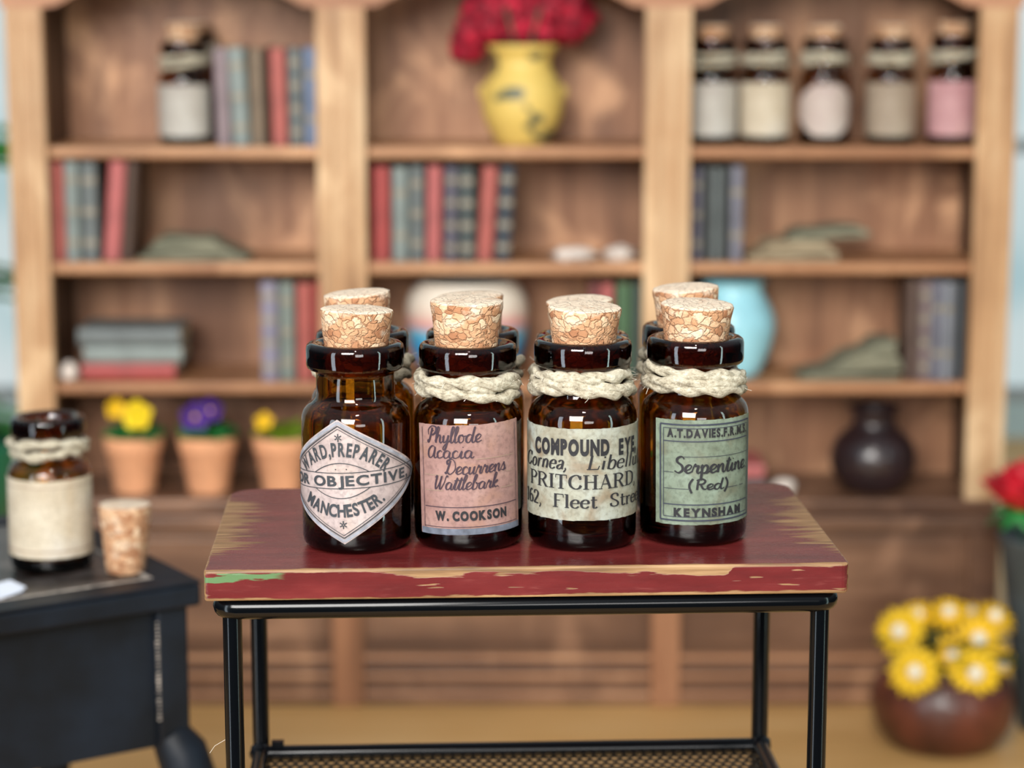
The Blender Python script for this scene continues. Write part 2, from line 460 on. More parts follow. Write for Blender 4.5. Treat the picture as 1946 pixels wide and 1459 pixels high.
# pen lettering: (strokes, serifs, advance); a stroke is (smooth, points[, width])
S_, L_ = True, False
SERIF = {
 'P': ([(L_, [(.18, 0), (.18, 1)]), (S_, [(.18, .97), (.5, .97), (.7, .76), (.5, .5), (.18, .5)])], [(.18, .01, .17), (.1, .98, .1)], .8),
 'R': ([(L_, [(.18, 0), (.18, 1)]), (S_, [(.18, .97), (.5, .97), (.7, .76), (.5, .5), (.18, .5)]), (L_, [(.44, .5), (.74, 0)])], [(.18, .01, .17), (.1, .98, .1), (.78, .01, .1)], .92),
 'I': ([(L_, [(.2, 0), (.2, 1)])], [(.2, .01, .18), (.2, .98, .18)], .42),
 'T': ([(L_, [(.4, 0), (.4, 1)]), (L_, [(.05, .97), (.75, .97)]), (L_, [(.06, .97), (.06, .74)], .05), (L_, [(.74, .97), (.74, .74)], .05)], [(.4, .01, .18)], .84),
 'C': ([(S_, [(.74, .7), (.62, .93), (.42, .98), (.17, .8), (.1, .5), (.17, .2), (.42, .02), (.64, .08), (.76, .28)]), (L_, [(.75, .96), (.75, .68)], .05)], [], .88),
 'H': ([(L_, [(.18, 0), (.18, 1)]), (L_, [(.72, 0), (.72, 1)]), (L_, [(.18, .5), (.72, .5)])], [(.18, .01, .17), (.18, .98, .17), (.72, .01, .17), (.72, .98, .17)], .94),
 'A': ([(L_, [(.12, 0), (.42, 1)], .05), (L_, [(.4, 1), (.72, 0)]), (L_, [(.22, .33), (.6, .33)])], [(.1, .01, .12), (.73, .01, .15)], .9),
 'D': ([(L_, [(.18, 0), (.18, 1)]), (S_, [(.18, .97), (.45, .97), (.72, .8), (.79, .5), (.72, .2), (.45, .03), (.18, .03)])], [(.1, .01, .1), (.1, .98, .1)], .92),
 'F': ([(L_, [(.18, 0), (.18, 1)]), (L_, [(.1, .97), (.66, .97)]), (L_, [(.66, .99), (.66, .74)], .05), (L_, [(.18, .52), (.46, .52)])], [(.18, .01, .17)], .72),
 'S': ([(S_, [(.54, .74), (.48, .93), (.32, .98), (.14, .87), (.15, .64), (.44, .42), (.56, .24), (.48, .06), (.28, .02), (.12, .1), (.08, .28)])], [], .66),
 'L': ([(L_, [(.18, 0), (.18, 1)]), (L_, [(.05, .03), (.64, .03)]), (L_, [(.64, .02), (.68, .27)], .06)], [(.18, .98, .16)], .74),
 '1': ([(L_, [(.22, 0), (.22, 1)]), (L_, [(.22, .98), (.08, .85)])], [(.22, .01, .17)], .46),
 '6': ([(S_, [(.5, .9), (.36, .98), (.16, .75), (.1, .35), (.2, .05), (.34, .01), (.5, .1), (.54, .3), (.46, .5), (.32, .57), (.14, .42)])], [], .64),
 '2': ([(S_, [(.1, .72), (.16, .93), (.34, .98), (.52, .85), (.5, .62), (.28, .3), (.08, .03)]), (L_, [(.08, .04), (.56, .04)], .1)], [], .64),
 ',': ([(S_, [(.1, .1), (.15, -.02), (.05, -.2)], .1)], [], .3),
 '.': ([(L_, [(.06, .02), (.16, .02)], .14)], [], .28),
 ' ': ([], [], .5),
 'o': ([(S_, [(.3, .62), (.13, .5), (.08, .31), (.13, .1), (.3, .0), (.47, .1), (.52, .31), (.47, .5), (.3, .62)])], [], .6),
 'r': ([(L_, [(.16, 0), (.16, .6)]), (S_, [(.16, .4), (.3, .6), (.44, .55)])], [(.16, .01, .13), (.1, .59, .08)], .47),
 'n': ([(L_, [(.16, 0), (.16, .6)]), (S_, [(.16, .42), (.34, .61), (.5, .46), (.5, 0)])], [(.16, .01, .12), (.5, .01, .12)], .66),
 'e': ([(L_, [(.1, .34), (.5, .34)]), (S_, [(.5, .34), (.46, .54), (.3, .62), (.13, .5), (.08, .3), (.14, .08), (.32, 0), (.5, .12)])], [], .57),
 'a': ([(S_, [(.12, .5), (.28, .62), (.44, .5), (.44, .1), (.54, .02)]), (S_, [(.44, .36), (.16, .26), (.1, .1), (.24, 0), (.44, .12)])], [], .57),
 'i': ([(L_, [(.16, 0), (.16, .6)]), (L_, [(.11, .84), (.21, .84)], .12)], [(.16, .01, .13), (.1, .59, .08)], .33),
 'b': ([(L_, [(.14, 0), (.14, 1)]), (S_, [(.14, .42), (.32, .62), (.5, .5), (.52, .28), (.44, .04), (.28, 0), (.14, .1)])], [(.08, .98, .08)], .6),
 'l': ([(L_, [(.16, 0), (.16, 1)])], [(.16, .01, .13), (.1, .98, .08)], .33),
 'u': ([(S_, [(.14, .6), (.14, .16), (.28, 0), (.48, .16)]), (L_, [(.48, .6), (.48, 0)])], [(.1, .59, .08), (.44, .59, .08), (.54, .01, .06)], .63),
 't': ([(S_, [(.2, .85), (.2, .12), (.3, .0), (.42, .08)]), (L_, [(.05, .6), (.4, .6)])], [], .43),
}
SCRIPT = {
 'a': ([(S_, [(.42, .42), (.25, .5), (.08, .38), (.06, .14), (.18, 0), (.34, .1), (.43, .42), (.41, .12), (.5, 0), (.62, .1)])], .56),
 'c': ([(S_, [(.36, .4), (.25, .5), (.08, .36), (.1, .08), (.25, 0), (.48, .12)])], .44),
 'd': ([(S_, [(.42, .42), (.25, .5), (.08, .36), (.06, .12), (.18, 0), (.34, .14), (.54, 1.0), (.44, .3), (.46, .05), (.55, 0), (.66, .1)])], .6),
 'e': ([(S_, [(.0, .1), (.28, .24), (.38, .42), (.25, .5), (.09, .36), (.09, .12), (.22, 0), (.46, .12)])], .43),
 'h': ([(S_, [(.0, .1), (.2, .6), (.27, .93), (.17, 1.0), (.1, .75), (.08, 0)]), (S_, [(.1, .2), (.25, .48), (.37, .42), (.37, .12), (.45, 0), (.58, .1)])], .54),
 'i': ([(S_, [(.0, .1), (.14, .48), (.12, .1), (.2, 0), (.32, .1)]), (L_, [(.18, .7), (.21, .75)])], .3),
 'k': ([(S_, [(.0, .1), (.2, .65), (.25, .95), (.16, 1), (.1, .75), (.08, 0)]), (S_, [(.1, .2), (.3, .48), (.36, .4), (.15, .24), (.3, .02), (.46, .1)])], .44),
 'l': ([(S_, [(.0, .1), (.2, .6), (.27, .93), (.17, 1.0), (.1, .7), (.1, .12), (.18, 0), (.3, .1)])], .27),
 'n': ([(S_, [(.0, .3), (.08, .48), (.08, 0)]), (S_, [(.08, .18), (.24, .48), (.36, .42), (.36, .12), (.44, 0), (.56, .1)])], .53),
 'o': ([(S_, [(.3, .48), (.12, .44), (.06, .2), (.18, 0), (.36, .1), (.38, .36), (.26, .5), (.34, .4), (.54, .42)])], .5),
 'p': ([(S_, [(.02, .3), (.1, .48), (.09, -.45)]), (S_, [(.1, .2), (.25, .48), (.4, .38), (.38, .12), (.24, 0), (.12, .06)]), (S_, [(.3, .02), (.4, .0), (.52, .1)])], .5),
 'r': ([(S_, [(.0, .1), (.12, .54), (.17, .42), (.32, .44), (.28, .12), (.36, 0), (.46, .1)])], .43),
 's': ([(S_, [(.0, .1), (.2, .5), (.24, .4), (.34, .16), (.24, 0), (.08, .05)]), (S_, [(.26, .0), (.36, .02), (.46, .1)])], .43),
 't': ([(S_, [(.0, .1), (.2, .85), (.13, .15), (.22, 0), (.34, .1)]), (L_, [(.02, .62), (.34, .68)])], .3),
 'u': ([(S_, [(.0, .3), (.08, .46), (.07, .12), (.16, 0), (.3, .14), (.38, .48), (.36, .1), (.44, 0), (.56, .1)])], .53),
 'y': ([(S_, [(.0, .3), (.08, .46), (.07, .14), (.16, .02), (.3, .14), (.4, .48), (.32, -.2), (.2, -.46), (.1, -.34), (.26, -.08), (.52, .1)])], .5),
 'b': ([(S_, [(.0, .1), (.2, .65), (.26, .95), (.16, 1), (.1, .7), (.09, .1), (.2, 0), (.36, .1), (.37, .36), (.28, .46), (.36, .37), (.5, .42)])], .47),
 'P': ([(S_, [(.32, .95), (.22, .4), (.1, .02), (.0, .1), (.06, .2)]), (S_, [(.06, .5), (.0, .8), (.25, 1.05), (.6, .98), (.62, .7), (.4, .5), (.24, .52), (.3, .7), (.45, .78)])], .62),
 'A': ([(S_, [(.5, .7), (.3, .8), (.08, .55), (.06, .2), (.2, 0), (.4, .15), (.52, .74), (.5, .15), (.6, 0), (.72, .1)])], .66),
 'D': ([(S_, [(.28, .9), (.2, .45), (.1, .05), (.0, .1), (.14, .14), (.4, 0), (.68, .3), (.62, .75), (.36, 1.0), (.06, .88), (.1, .66), (.2, .72)])], .74),
 'W': ([(S_, [(.0, .8), (.12, .95), (.1, .3), (.2, 0), (.38, .4), (.48, .92), (.44, .3), (.54, 0), (.74, .4), (.84, .95), (.96, .86)])], .9),
 'S': ([(S_, [(.5, .85), (.35, 1.0), (.12, .88), (.14, .66), (.4, .45), (.46, .18), (.25, 0), (.02, .12)])], .55),
 'R': ([(S_, [(.12, .95), (.09, .5), (.08, 0)]), (S_, [(.0, .85), (.25, 1.0), (.5, .82), (.4, .55), (.1, .5)]), (S_, [(.25, .52), (.42, .1), (.6, .05)])], .6),
 '(': ([(S_, [(.22, 1.0), (.06, .6), (.06, .2), (.22, -.3)])], .42),
 ')': ([(S_, [(.1, 1.0), (.26, .6), (.26, .2), (.1, -.3)])], .36),
 '.': ([(L_, [(.05, .02), (.12, .02)])], .2), ' ': ([], .3),
}
def smoothpts(p, n=5):
    if len(p) < 3: return p
    o = []; q = [p[0]] + list(p) + [p[-1]]
    for i in range(1, len(q) - 2):
        for k in range(n):
            t = k / n; r = []
            for d in (0, 1):
                a, b, c, e = q[i - 1][d], q[i][d], q[i + 1][d], q[i + 2][d]
                r.append(.5 * (2 * b + (c - a) * t + (2 * a - 5 * b + 4 * c - e) * t * t + (3 * b - a - 3 * c + e) * t ** 3))
            o.append(tuple(r))
    return o + [p[-1]]
def ribbon(pts, wf, out):
    """flat pen stroke in the label's own plane"""
    n = len(pts)
    if n < 2: return
    V, Fc = out; o = len(V)
    for i in range(n):
        a = pts[max(i - 1, 0)]; b = pts[min(i + 1, n - 1)]
        dx, dy = b[0] - a[0], b[1] - a[1]; l = hypot(dx, dy) or 1
        w = wf(dx / l, dy / l) / 2
        V.append((pts[i][0] - dy / l * w, pts[i][1] + dx / l * w)); V.append((pts[i][0] + dy / l * w, pts[i][1] - dx / l * w))
    for i in range(n - 1): Fc.append((o + 2 * i, o + 2 * i + 1, o + 2 * i + 3, o + 2 * i + 2))
def dense(p, k=6):
    o = []
    for i in range(len(p) - 1):
        for j in range(k): o.append(tuple(p[i][d] + (p[i + 1][d] - p[i][d]) * j / k for d in (0, 1)))
    return o + [p[-1]]
def write(out, text, style, s0, s1, base, h, thick=.15, thin=.05, slant=0, weight=.02, place=None):
    """base: z of the baseline at (s0, middle, s1); place maps (s, rise) for arcs"""
    adv = [sans(c, weight)[2] if style == 'sans' else (SERIF[c][2] if style == 'serif' else SCRIPT[c][1]) for c in text]
    tot = sum(adv); kx = (s1 - s0) / tot; x = 0
    V, Fc = out
    z0, zm, z1 = base
    def pos(px, py):
        s = s0 + px * kx + slant * py * h; t = (s - s0) / (s1 - s0)
        z = z0 * (1 - t) * (1 - 2 * t) + 4 * zm * t * (1 - t) + z1 * t * (2 * t - 1)
        return (s, z + py * h)
    for c, a in zip(text, adv):
        xc = x + a / 2
        if place:
            s_c, z_c, rot = place(s0 + xc * kx)
            pf = lambda px, py: (s_c + (px - xc) * kx * cos(rot) - py * h * sin(rot), z_c + (px - xc) * kx * sin(rot) + py * h * cos(rot))
        else: pf = pos
        if style == 'sans':
            v, f, _ = sans(c, weight); o = len(V)
            V += [pf(x + p[0], p[1]) for p in v]; Fc += [tuple(i + o for i in q) for q in f]
        else:
            g = SERIF[c] if style == 'serif' else (SCRIPT[c][0], [], SCRIPT[c][1])
            for st in g[0]:
                pts = smoothpts(st[1]) if st[0] else dense(st[1])
                pts = [pf(x + p[0], p[1]) for p in pts]
                if len(st) > 2: wf = lambda dx, dy, w=st[2] * h: w
                elif style == 'serif': wf = lambda dx, dy: h * (thin + (thick - thin) * abs(dy) ** 1.5)
                else: wf = lambda dx, dy: h * (thin + (thick - thin) * max(0, -dy * .8 + .25))
                ribbon(pts, wf, out)
            if not slant:
                for (sx, sy, hw) in g[1]:
                    ribbon([pf(x + sx + hw * q, sy) for q in (-1, -.5, 0, .5, 1)], lambda dx, dy: h * .055, out)
        x += a
def line(out, pts, w, k=14): ribbon(dense(pts, k), lambda a, b: w, out)

def wrap(out, r, parent, name, m, tilt=0, zc=0):
    V, Fc = out; mb = MB(); ct, st = cos(tilt), sin(tilt)
    v = []
    for s, z in V:
        z -= zc; s, z = s * ct - z * st, s * st + z * ct + zc
        v.append((r * sin(s / r), -r * cos(s / r), z))
    bm = bmesh.new(); bv = [bm.verts.new(p) for p in v]
    for q in Fc:
        try: bm.faces.new([bv[i] for i in q])
        except ValueError: pass
    me = bpy.data.meshes.new(name); bm.normal_update(); bm.to_mesh(me); bm.free()
    o = bpy.data.objects.new(name, me); COL.objects.link(o); me.materials.append(M[m]); o.parent = parent
    return o

def paper(R, half, zlo, zhi, parent, m, name='label', tilt=0, zc=0, n=40, shape=None, k=10):
    """label sheet glued round the glass, a real sheet with thickness"""
    mb = MB(); v = []; f = []; ct, st = cos(tilt), sin(tilt)
    rnd = random.Random(int(half * 1e5) + int(zhi * 1e5))
    for rr in (R + .0011, R + .0002):
        for i in range(n + 1):
            s = half * (2 * i / n - 1)
            a, b = shape(s) if shape else (zlo + rnd.uniform(-.0004, .0004), zhi + rnd.uniform(-.0004, .0004))
            for j in range(k + 1):
                z = a + (b - a) * j / k - zc; x = s
                x, z = x * ct - z * st, x * st + z * ct + zc
                v.append((rr * sin(x / R), -rr * cos(x / R), z))
    q = (n + 1) * (k + 1); w = k + 1
    for i in range(n):
        for j in range(k):
            a = i * w + j
            f.append((a, a + w, a + w + 1, a + 1)); f.append((q + a, q + a + 1, q + a + w + 1, q + a + w))
        f.append((i * w, q + i * w, q + i * w + w, i * w + w)); f.append((i * w + k, i * w + w + k, q + i * w + w + k, q + i * w + k))
    for j in range(k):
        f.append((j, j + 1, q + j + 1, q + j)); a = n * w + j; f.append((a, q + a, q + a + 1, a + 1))
    return mb.add(v, f).build(name, m, parent, True, angle=40)

# ------------------------------------------------------------------ bottle
def bottle(label, loc, R=.0545, H=.208, cork=.027, twine=True, tilt=0, seed=0, rz=0, group=None, cork_r=.037, cork_off=(0, 0), wraps=3.2):
    t = thing('glass_bottle', label, 'bottle', loc, rz, group)
    k = R / .0545; h = H / .208
    b = .012 * k
    zr = H - .0265 * k; w = .0055
    prof = [(0, .004), (R * .55, .0035), (R - .009, .0), (R - .004, .0022), (R - .0012, .006), (R, .012)]
    prof += [(R, .05 * h), (R, .09 * h), (R, .130 * h), (R - .0008, .1355 * h), (R - .003, .141 * h), (R - .0068, .1455 * h), (R - .0105, .148 * h), (.0412 * k, .1502 * h), (.0395 * k, .153 * h), (.039 * k, .158 * h), (.039 * k, zr - .005 * k)]
    prof += [(.0402 * k, zr - .0018 * k), (.0455 * k, zr), (.0478 * k, zr + .0018 * k), (.0487 * k, zr + .005 * k), (.0487 * k, H - .006 * k), (.0478 * k, H - .0025 * k), (.0455 * k, H - .0005 * k), (.040 * k, H), (.0345 * k, H - .0015 * k), (.0325 * k, H - .005 * k)]
    prof += [(.0318 * k, H - .018 * k), (.0318 * k, .155 * h), (.034 * k, .1495 * h), (R - .018, .1445 * h), (R - w - .004, .139 * h), (R - w, .130 * h), (R - w, .07 * h), (R - w, .02), (R - w - .004, .0135), (R - .022, .0115), (0, .011)]
    MB().lathe(prof, 72).build('glass', 'glass', t, True)
    rnd = random.Random(seed + 11)
    if cork:
        L = cork + .034; r1 = cork_r * k; r0 = .0282 * k; pr = [(0, 0), (r0 - .003, 0), (r0, .003)]
        for q in (.2, .35, .5, .65, .8, .9): pr.append((r0 + (r1 - r0) * (.92 * q + (.08 if q > .85 else 0)), L * q))
        pr += [(r1 - .0005, L - .003), (r1 - .0012, L - .0012), (r1 - .004, L - .0002), (r1 * .6, L + .0004), (0, L)]
        wob = lambda a, j: 1 + .022 * mnoise.noise(Vector((cos(a) * 2.5 + seed * 3, sin(a) * 2.5, j * .8))) + .012 * mnoise.noise(Vector((cos(a) * 9 + seed, sin(a) * 9, j * 2)))
        MB().lathe(pr, 56, wob=wob).build('cork_stopper', 'cork', t, True, loc=(cork_off[0], cork_off[1], H - .034), rot=(rnd.uniform(-.05, .05), tilt, rnd.uniform(0, 6)), angle=50)
    if twine:
        mb = MB(); n = int(150 * wraps); pts = []
        ph = rnd.uniform(0, 6)
        for i in range(n + 1):
            a = ph + 2 * pi * wraps * i / n; f = i / n
            z = .1535 * h + .0047 + (zr - .153 * h - .012) * (.5 - .5 * cos(pi * f * 1.9 + seed)) + .0022 * sin(a * 1.0 + ph) + .0014 * sin(a * 2.3 + 1)
            r = (.0446 + .0012 * sin(a * 3.1 + seed) + .0042 * sin(pi * f) ** 2) * k
            pts.append((r * cos(a), r * sin(a), z))
        tw = mb.tube(pts, lambda u: .0055 * k * (1 + .16 * sin(u * 70 + seed) + .1 * sin(u * 190)) * min(1, u * 60 + .5, (1 - u) * 60 + .5), 12, .26, .2).build('twine', 'twine', t, True)
        fb = MB()
        for _ in range(44):
            a = rnd.uniform(0, 2 * pi); z = .156 * h + rnd.uniform(0, .02); r = .0505 * k
            p = Vector((r * cos(a), r * sin(a), z)); d = Vector((cos(a) * rnd.uniform(.1, 1), sin(a) * rnd.uniform(.1, 1), rnd.uniform(-.9, .5))) * rnd.uniform(.004, .011)
            sd = Vector((-sin(a), cos(a), 0)) * rnd.uniform(-.008, .008)
            fb.tube([p, p + d * .5 + sd * .3, p + d + sd], .00022, 4)
        fb.build('fuzz', 'fibre', tw)
    return t

# ------------------------------------------------------------------ red topped stand
ZT = .874; YAW = radians(2.8); WD, DP, TK = .626, .366, .0305
stand = thing('plant_stand', 'black metal stand with worn red wooden top, carrying the amber bottles', 'table', (.0165 - DP / 2 * sin(YAW), 2.125 + DP / 2 * cos(YAW), 0), YAW)
M['top'] = m_top(WD, DP, TK)
poly = []
def corner(cx, cy, r, a0, n=8):
    for i in range(n + 1):
        a = radians(a0 + 90 * i / n); poly.append((cx + r * cos(a), cy + r * sin(a)))
hx, hy = WD / 2, DP / 2
corner(-hx + .004, -hy + .004, .004, 180, 3); corner(hx - .008, -hy + .008, .008, 270, 4)
corner(hx - .022, hy - .022, .022, 0); corner(-hx + .034, hy - .034, .034, 90)
MB().prism(poly, -TK, 0).build('top', M['top'], stand, bevel=.0022, loc=(0, 0, ZT))
RZ = ZT - TK - .011
fx, fy = hx - .017, hy - .016
rail = []
for (x, y, a0) in ((-fx, -fy, 180), (fx, -fy, 270), (fx, fy, 0), (-fx, fy, 90)):
    for i in range(5):
        a = radians(a0 + 22.5 * i); r = .012
        rail.append((x - math.copysign(r, x) + r * cos(a), y - math.copysign(r, y) + r * sin(a), RZ))
MB().tube(rail, .0112, 14, closed=True).build('top_rail', 'black', stand, True)
LX, LYF, LYR = fx - .008, -fy + .004, fy - .004
for lx, ly in ((-LX, LYF), (LX, LYF), (-LX + .004, LYR), (LX - .004, LYR)):
    MB().tube([(lx, ly, 0), (lx, ly, .4), (lx, ly, RZ)], .0094, 18).build('leg', 'black', stand, True, angle=60)
SZ = ZT - .300
x2, y2 = LX - .004, LYR - .008
for a_, b_ in (((-x2, y2), (x2, y2)), ((-x2, LYF), (x2, LYF)), ((-x2, LYF), (-x2, y2)), ((x2, LYF), (x2, y2))):
    MB().tube([(*a_, SZ), (*b_, SZ)], .0088, 14).build('shelf_rail', 'black', stand, True, angle=60)
for x in (-x2, x2):
    for y in (LYF, y2): MB().blob((x, y, SZ), .0125, x * 9 + y, .2, 3).build('weld', 'black', stand, True)
MB().box(-x2 + .012, -x2 + .026, y2 - .002, y2 + .006, SZ + .006, SZ + .014).build('lug', 'black', stand)
def hexmesh(x0, x1, y0, y1, z, c, w):
    mb = MB(); dy = c * 1.05; rows = int((y1 - y0) / dy)
    def bar(a, b):
        d = Vector(b) - Vector(a); l = d.length; d.normalize(); n = Vector((-d.y, d.x, 0)) * w
        a = Vector(a); b = Vector(b); u = Vector((0, 0, w))
        mb.add([a - n - u, a + n - u, a + n + u, a - n + u, b - n - u, b + n - u, b + n + u, b - n + u], [(0, 1, 5, 4), (1, 2, 6, 5), (2, 3, 7, 6), (3, 0, 4, 7)])
    cols = int((x1 - x0) / c)
    for r in range(rows):
        y = y0 + r * dy; off = (r % 2) * .5
        for i in range(cols):
            x = x0 + (i + off) * c
            if x + c > x1: continue
            bar((x, y, z), (x + c / 2, y + dy * .38, z)); bar((x + c / 2, y + dy * .38, z), (x + c, y, z))
            bar((x + c / 2, y + dy * .38, z), (x + c / 2, y + dy, z))
    return mb
hexmesh(-x2, x2, LYF, y2, SZ - .005, .0114, .0011).build('wire_mesh', 'mesh', stand)
MB().tube([(-LX - .009, LYF - .006, .70), (-LX - .019, LYF - .009, .695), (-LX - .024, LYF - .01, .688)], .0002, 5).build('loose_fibre', 'fibre', stand)

# ------------------------------------------------------------------ the eight bottles on the stand
R = .0545
B1 = bottle('uncorded amber bottle with grey diamond WARD PREPARER label', (-.156, 2.2205, ZT), H=.2055, cork=.0335, twine=False, tilt=-.04, seed=1, rz=radians(-12))
B2 = bottle('amber bottle with pink handwritten Phyllode Acacia label', (-.0442, 2.2315, ZT), H=.2035, cork=.043, tilt=.01, seed=2, rz=radians(3), cork_off=(-.002, 0))
B3 = bottle('amber bottle with cream COMPOUND EYE label wrapped around it', (.0708, 2.2315, ZT), H=.207, cork=.0335, tilt=.02, seed=3)
B4 = bottle('amber bottle with sage green Serpentine Red label', (.1848, 2.2525, ZT), H=.2065, cork=.034, tilt=.02, seed=4, rz=radians(13), cork_off=(-.001, 0))
backs = [('corked amber bottle standing behind the diamond label bottle', 689, 626, .040, -.06), ('corked amber bottle standing behind the pink label bottle', 898, 625, .037, .0),
         ('corked amber bottle standing behind the COMPOUND EYE bottle', 1107, 632, .036, .06), ('corked amber bottle standing behind the green label bottle', 1309, 615, .040, .06)]
for i, (lb, u, v, ck, tl) in enumerate(backs):
    yb = 2.352 + (.02 if i == 3 else 0); p = at_y(u, v, yb)
    bottle(lb, (p.x, yb, ZT), H=p.z - ZT, cork=ck, tilt=tl, seed=20 + i, cork_r=.0355, wraps=2.1)

RL = R + .0021   # ink sits on the paper
# diamond label
T, hh, zc1 = .1016, .0622, .0745
tl1 = radians(3)
P1 = paper(R, T, 0, 0, B1, 'lab_grey', tilt=tl1, zc=zc1, n=60, shape=lambda s: (zc1 - hh * max(.02, 1 - abs(s) / T), zc1 + hh * max(.02, 1 - abs(s) / T)))
o = ([], [])
for k, w in ((.90, .0011), (.855, .0006)):
    a, b = T * k, hh * k
    for (p, q) in (((-a, 0), (0, b)), ((0, b), (a, 0)), ((a, 0), (0, -b)), ((0, -b), (-a, 0))):
        line(o, [(p[0], zc1 + p[1]), (q[0], zc1 + q[1])], w)
def arc(rad, ctr, sign):
    def pl(s):
        a = s / rad; return (rad * sin(a), ctr + sign * rad * cos(a), -sign * a)
    return pl
zb = zc1 + .0015
write(o, 'WARD,PREPARER', 'sans', -.051, .051, (0, 0, 0), .0135, weight=.03, place=arc(.062, zc1 + .0262 - .062, 1))
write(o, 'FOR OBJECTIVE,', 'sans', -.0775, .0785, (zb - .005,) * 3, .0100, weight=.03)
write(o, 'MANCHESTER.', 'sans', -.0475, .0475, (0, 0, 0), .0125, weight=.03, place=arc(.078, zc1 - .0345 + .078, -1))
line(o, [(-.091, zb + .0078), (.091, zb + .0078)], .0008); line(o, [(-.091, zb - .0078), (.091, zb - .0078)], .0008)
for sg in (1, -1):
    pts = [(-.029 + .058 * i / 20, zb + sg * (.0078 + .0098 * sin(pi * i / 20) ** .9)) for i in range(21)]
    ribbon(pts, lambda a, b: .0008, o)
    cz = zc1 + sg * (.0445 if sg > 0 else .0425)
    for k in range(6):
        a = k * pi / 3 + .5
        ribbon([(.0006 * cos(a), cz + .0006 * sin(a)), (.0026 * cos(a), cz + .0026 * sin(a)), (.004 * cos(a), cz + .004 * sin(a))], lambda p, q: .0011, o)
for s in (-.005, .006): line(o, [(s, zb + .0115), (s + .0012, zb + .0115)], .0011, 2)
wrap(o, RL, P1, 'printed_lettering', 'ink_grey', tl1, zc1)
o = ([], []); a, b = T * .955, hh * .955
for (p, q) in (((-a, 0), (0, b)), ((0, b), (a, 0)), ((a, 0), (0, -b)), ((0, -b), (-a, 0))): line(o, [(p[0], zc1 + p[1]), (q[0], zc1 + q[1])], .0032)
wrap(o, RL - .0004, P1, 'border_band', 'edge_grey', tl1, zc1)

# pink label
zc2, tl2 = .0745, radians(2.3)
P2 = paper(R, .0575, .0195, .1295, B2, 'lab_pink', tilt=tl2, zc=zc2)
o = ([], [])
write(o, 'Phyllode', 'script', -.045, .0125, (.1115, .1125, .1125), .0158, .125, .06, .15)
write(o, 'Acacia', 'script', -.0455, .004, (.0965, .097, .097), .0150, .125, .06, .15)
write(o, 'Decurrens', 'script', -.0255, .0385, (.081, .081, .0815), .0152, .125, .06, .2)
write(o, 'Wattlebark.', 'script', -.039, .0305, (.0655, .0655, .0655), .0145, .125, .06, .25)
wrap(o, RL, P2, 'handwriting', 'ink_purple', tl2, zc2)
o = ([], [])
write(o, 'W. COOKSON', 'sans', -.0385, .0385, (.0345,) * 3, .0092, weight=.06)
wrap(o, RL, P2, 'printed_name', 'ink_dark', tl2, zc2)
o = ([], [])
line(o, [(-.051, .0475), (.0535, .0475)], .0008)
for s in (-.0525, .0535): line(o, [(s, .0265), (s, .1265)], .0006)
line(o, [(-.0525, .0275), (.0535, .0275)], .0006)
wrap(o, RL, P2, 'ruled_border', 'ink_purple', tl2, zc2)
o = ([], [])
for z, a in ((.0955, .006), (.0795, -.05), (.0795, .04), (.064, -.05), (.064, .032)): line(o, [(a, z), (min(a + .045, .052) if a > 0 else a + .022, z)], .0006)
line(o, [(-.05, .1115), (-.046, .1115)], .0006)
wrap(o, RL, P2, 'faint_ruling', 'ink_faint', tl2, zc2)
o = ([], [])
line(o, [(-.0572, .0228), (.0572, .0228)], .0062, 30)
wrap(o, RL, P2, 'lower_strip', 'edge_blue', tl2, zc2)

# cream label
P3 = paper(R, .0925, .0335, .1255, B3, 'lab_cream', zc=.08, n=56)
o = ([], [])
write(o, 'COMPOUND', 'sans', -.0575, .0265, (.0985, .1, .0995), .0155, weight=.06)
write(o, 'EYE,', 'sans', .0365, .0675, (.0985,) * 3, .0155, weight=.05)
write(o, 'Cornea,', 'serif', -.0765, -.0165, (.0835, .0845, .0850), .0145, .17, .06, .22)
write(o, 'Libellula', 'serif', .0015, .086, (.0850, .0845, .083), .0145, .17, .06, .22)
write(o, 'PRITCHARD,', 'serif', -.0665, .0665, (.0655, .0655, .0655), .0142, .2, .065)
write(o, '162,', 'serif', -.0765, -.046, (.0465,) * 3, .0135, .19, .065)
write(o, 'Fleet', 'serif', -.0325, .0135, (.0465,) * 3, .0135, .19, .065)
write(o, 'Street', 'serif', .0265, .084, (.0465,) * 3, .0135, .19, .065)
wrap(o, RL, P3, 'printed_lettering', 'ink_dark')

# sage label
zc4, tl4 = .0775, radians(.8)
P4 = paper(R, .0575, .0245, .1305, B4, 'lab_green', tilt=tl4, zc=zc4)
o = ([], [])
write(o, 'A.T.DAVIES.F.R.M.S.', 'sans', -.0455, .0485, (.1135,) * 3, .0084, weight=.05)
write(o, 'KEYNSHAM', 'sans', -.0385, .0375, (.033,) * 3, .0088, weight=.06)
wrap(o, RL, P4, 'printed_lettering', 'ink_dark', tl4, zc4)
o = ([], [])
write(o, 'Serpentine', 'script', -.0375, .0445, (.0775,) * 3, .0165, .16, .085, .1)
write(o, '(Red)', 'script', -.023, .0195, (.0605,) * 3, .0112, .2, .1, .1)
wrap(o, RL, P4, 'handwriting', 'ink_dark', tl4, zc4)
o = ([], [])
for m_, w in ((.0045, .0016), (.0082, .0007)):
    a, b, c, d = -.0575 + m_, .0575 - m_, .0245 + m_, .1305 - m_
    for p, q in (((a, c), (b, c)), ((b, c), (b, d)), ((b, d), (a, d)), ((a, d), (a, c))): line(o, [p, q], w, 24)
line(o, [(-.0493, .1092), (.0493, .1092)], .0011, 24); line(o, [(-.0493, .0452), (.0493, .0452)], .0011, 24)
wrap(o, RL, P4, 'ruled_border', 'ink_blue', tl4, zc4)
o = ([], [])
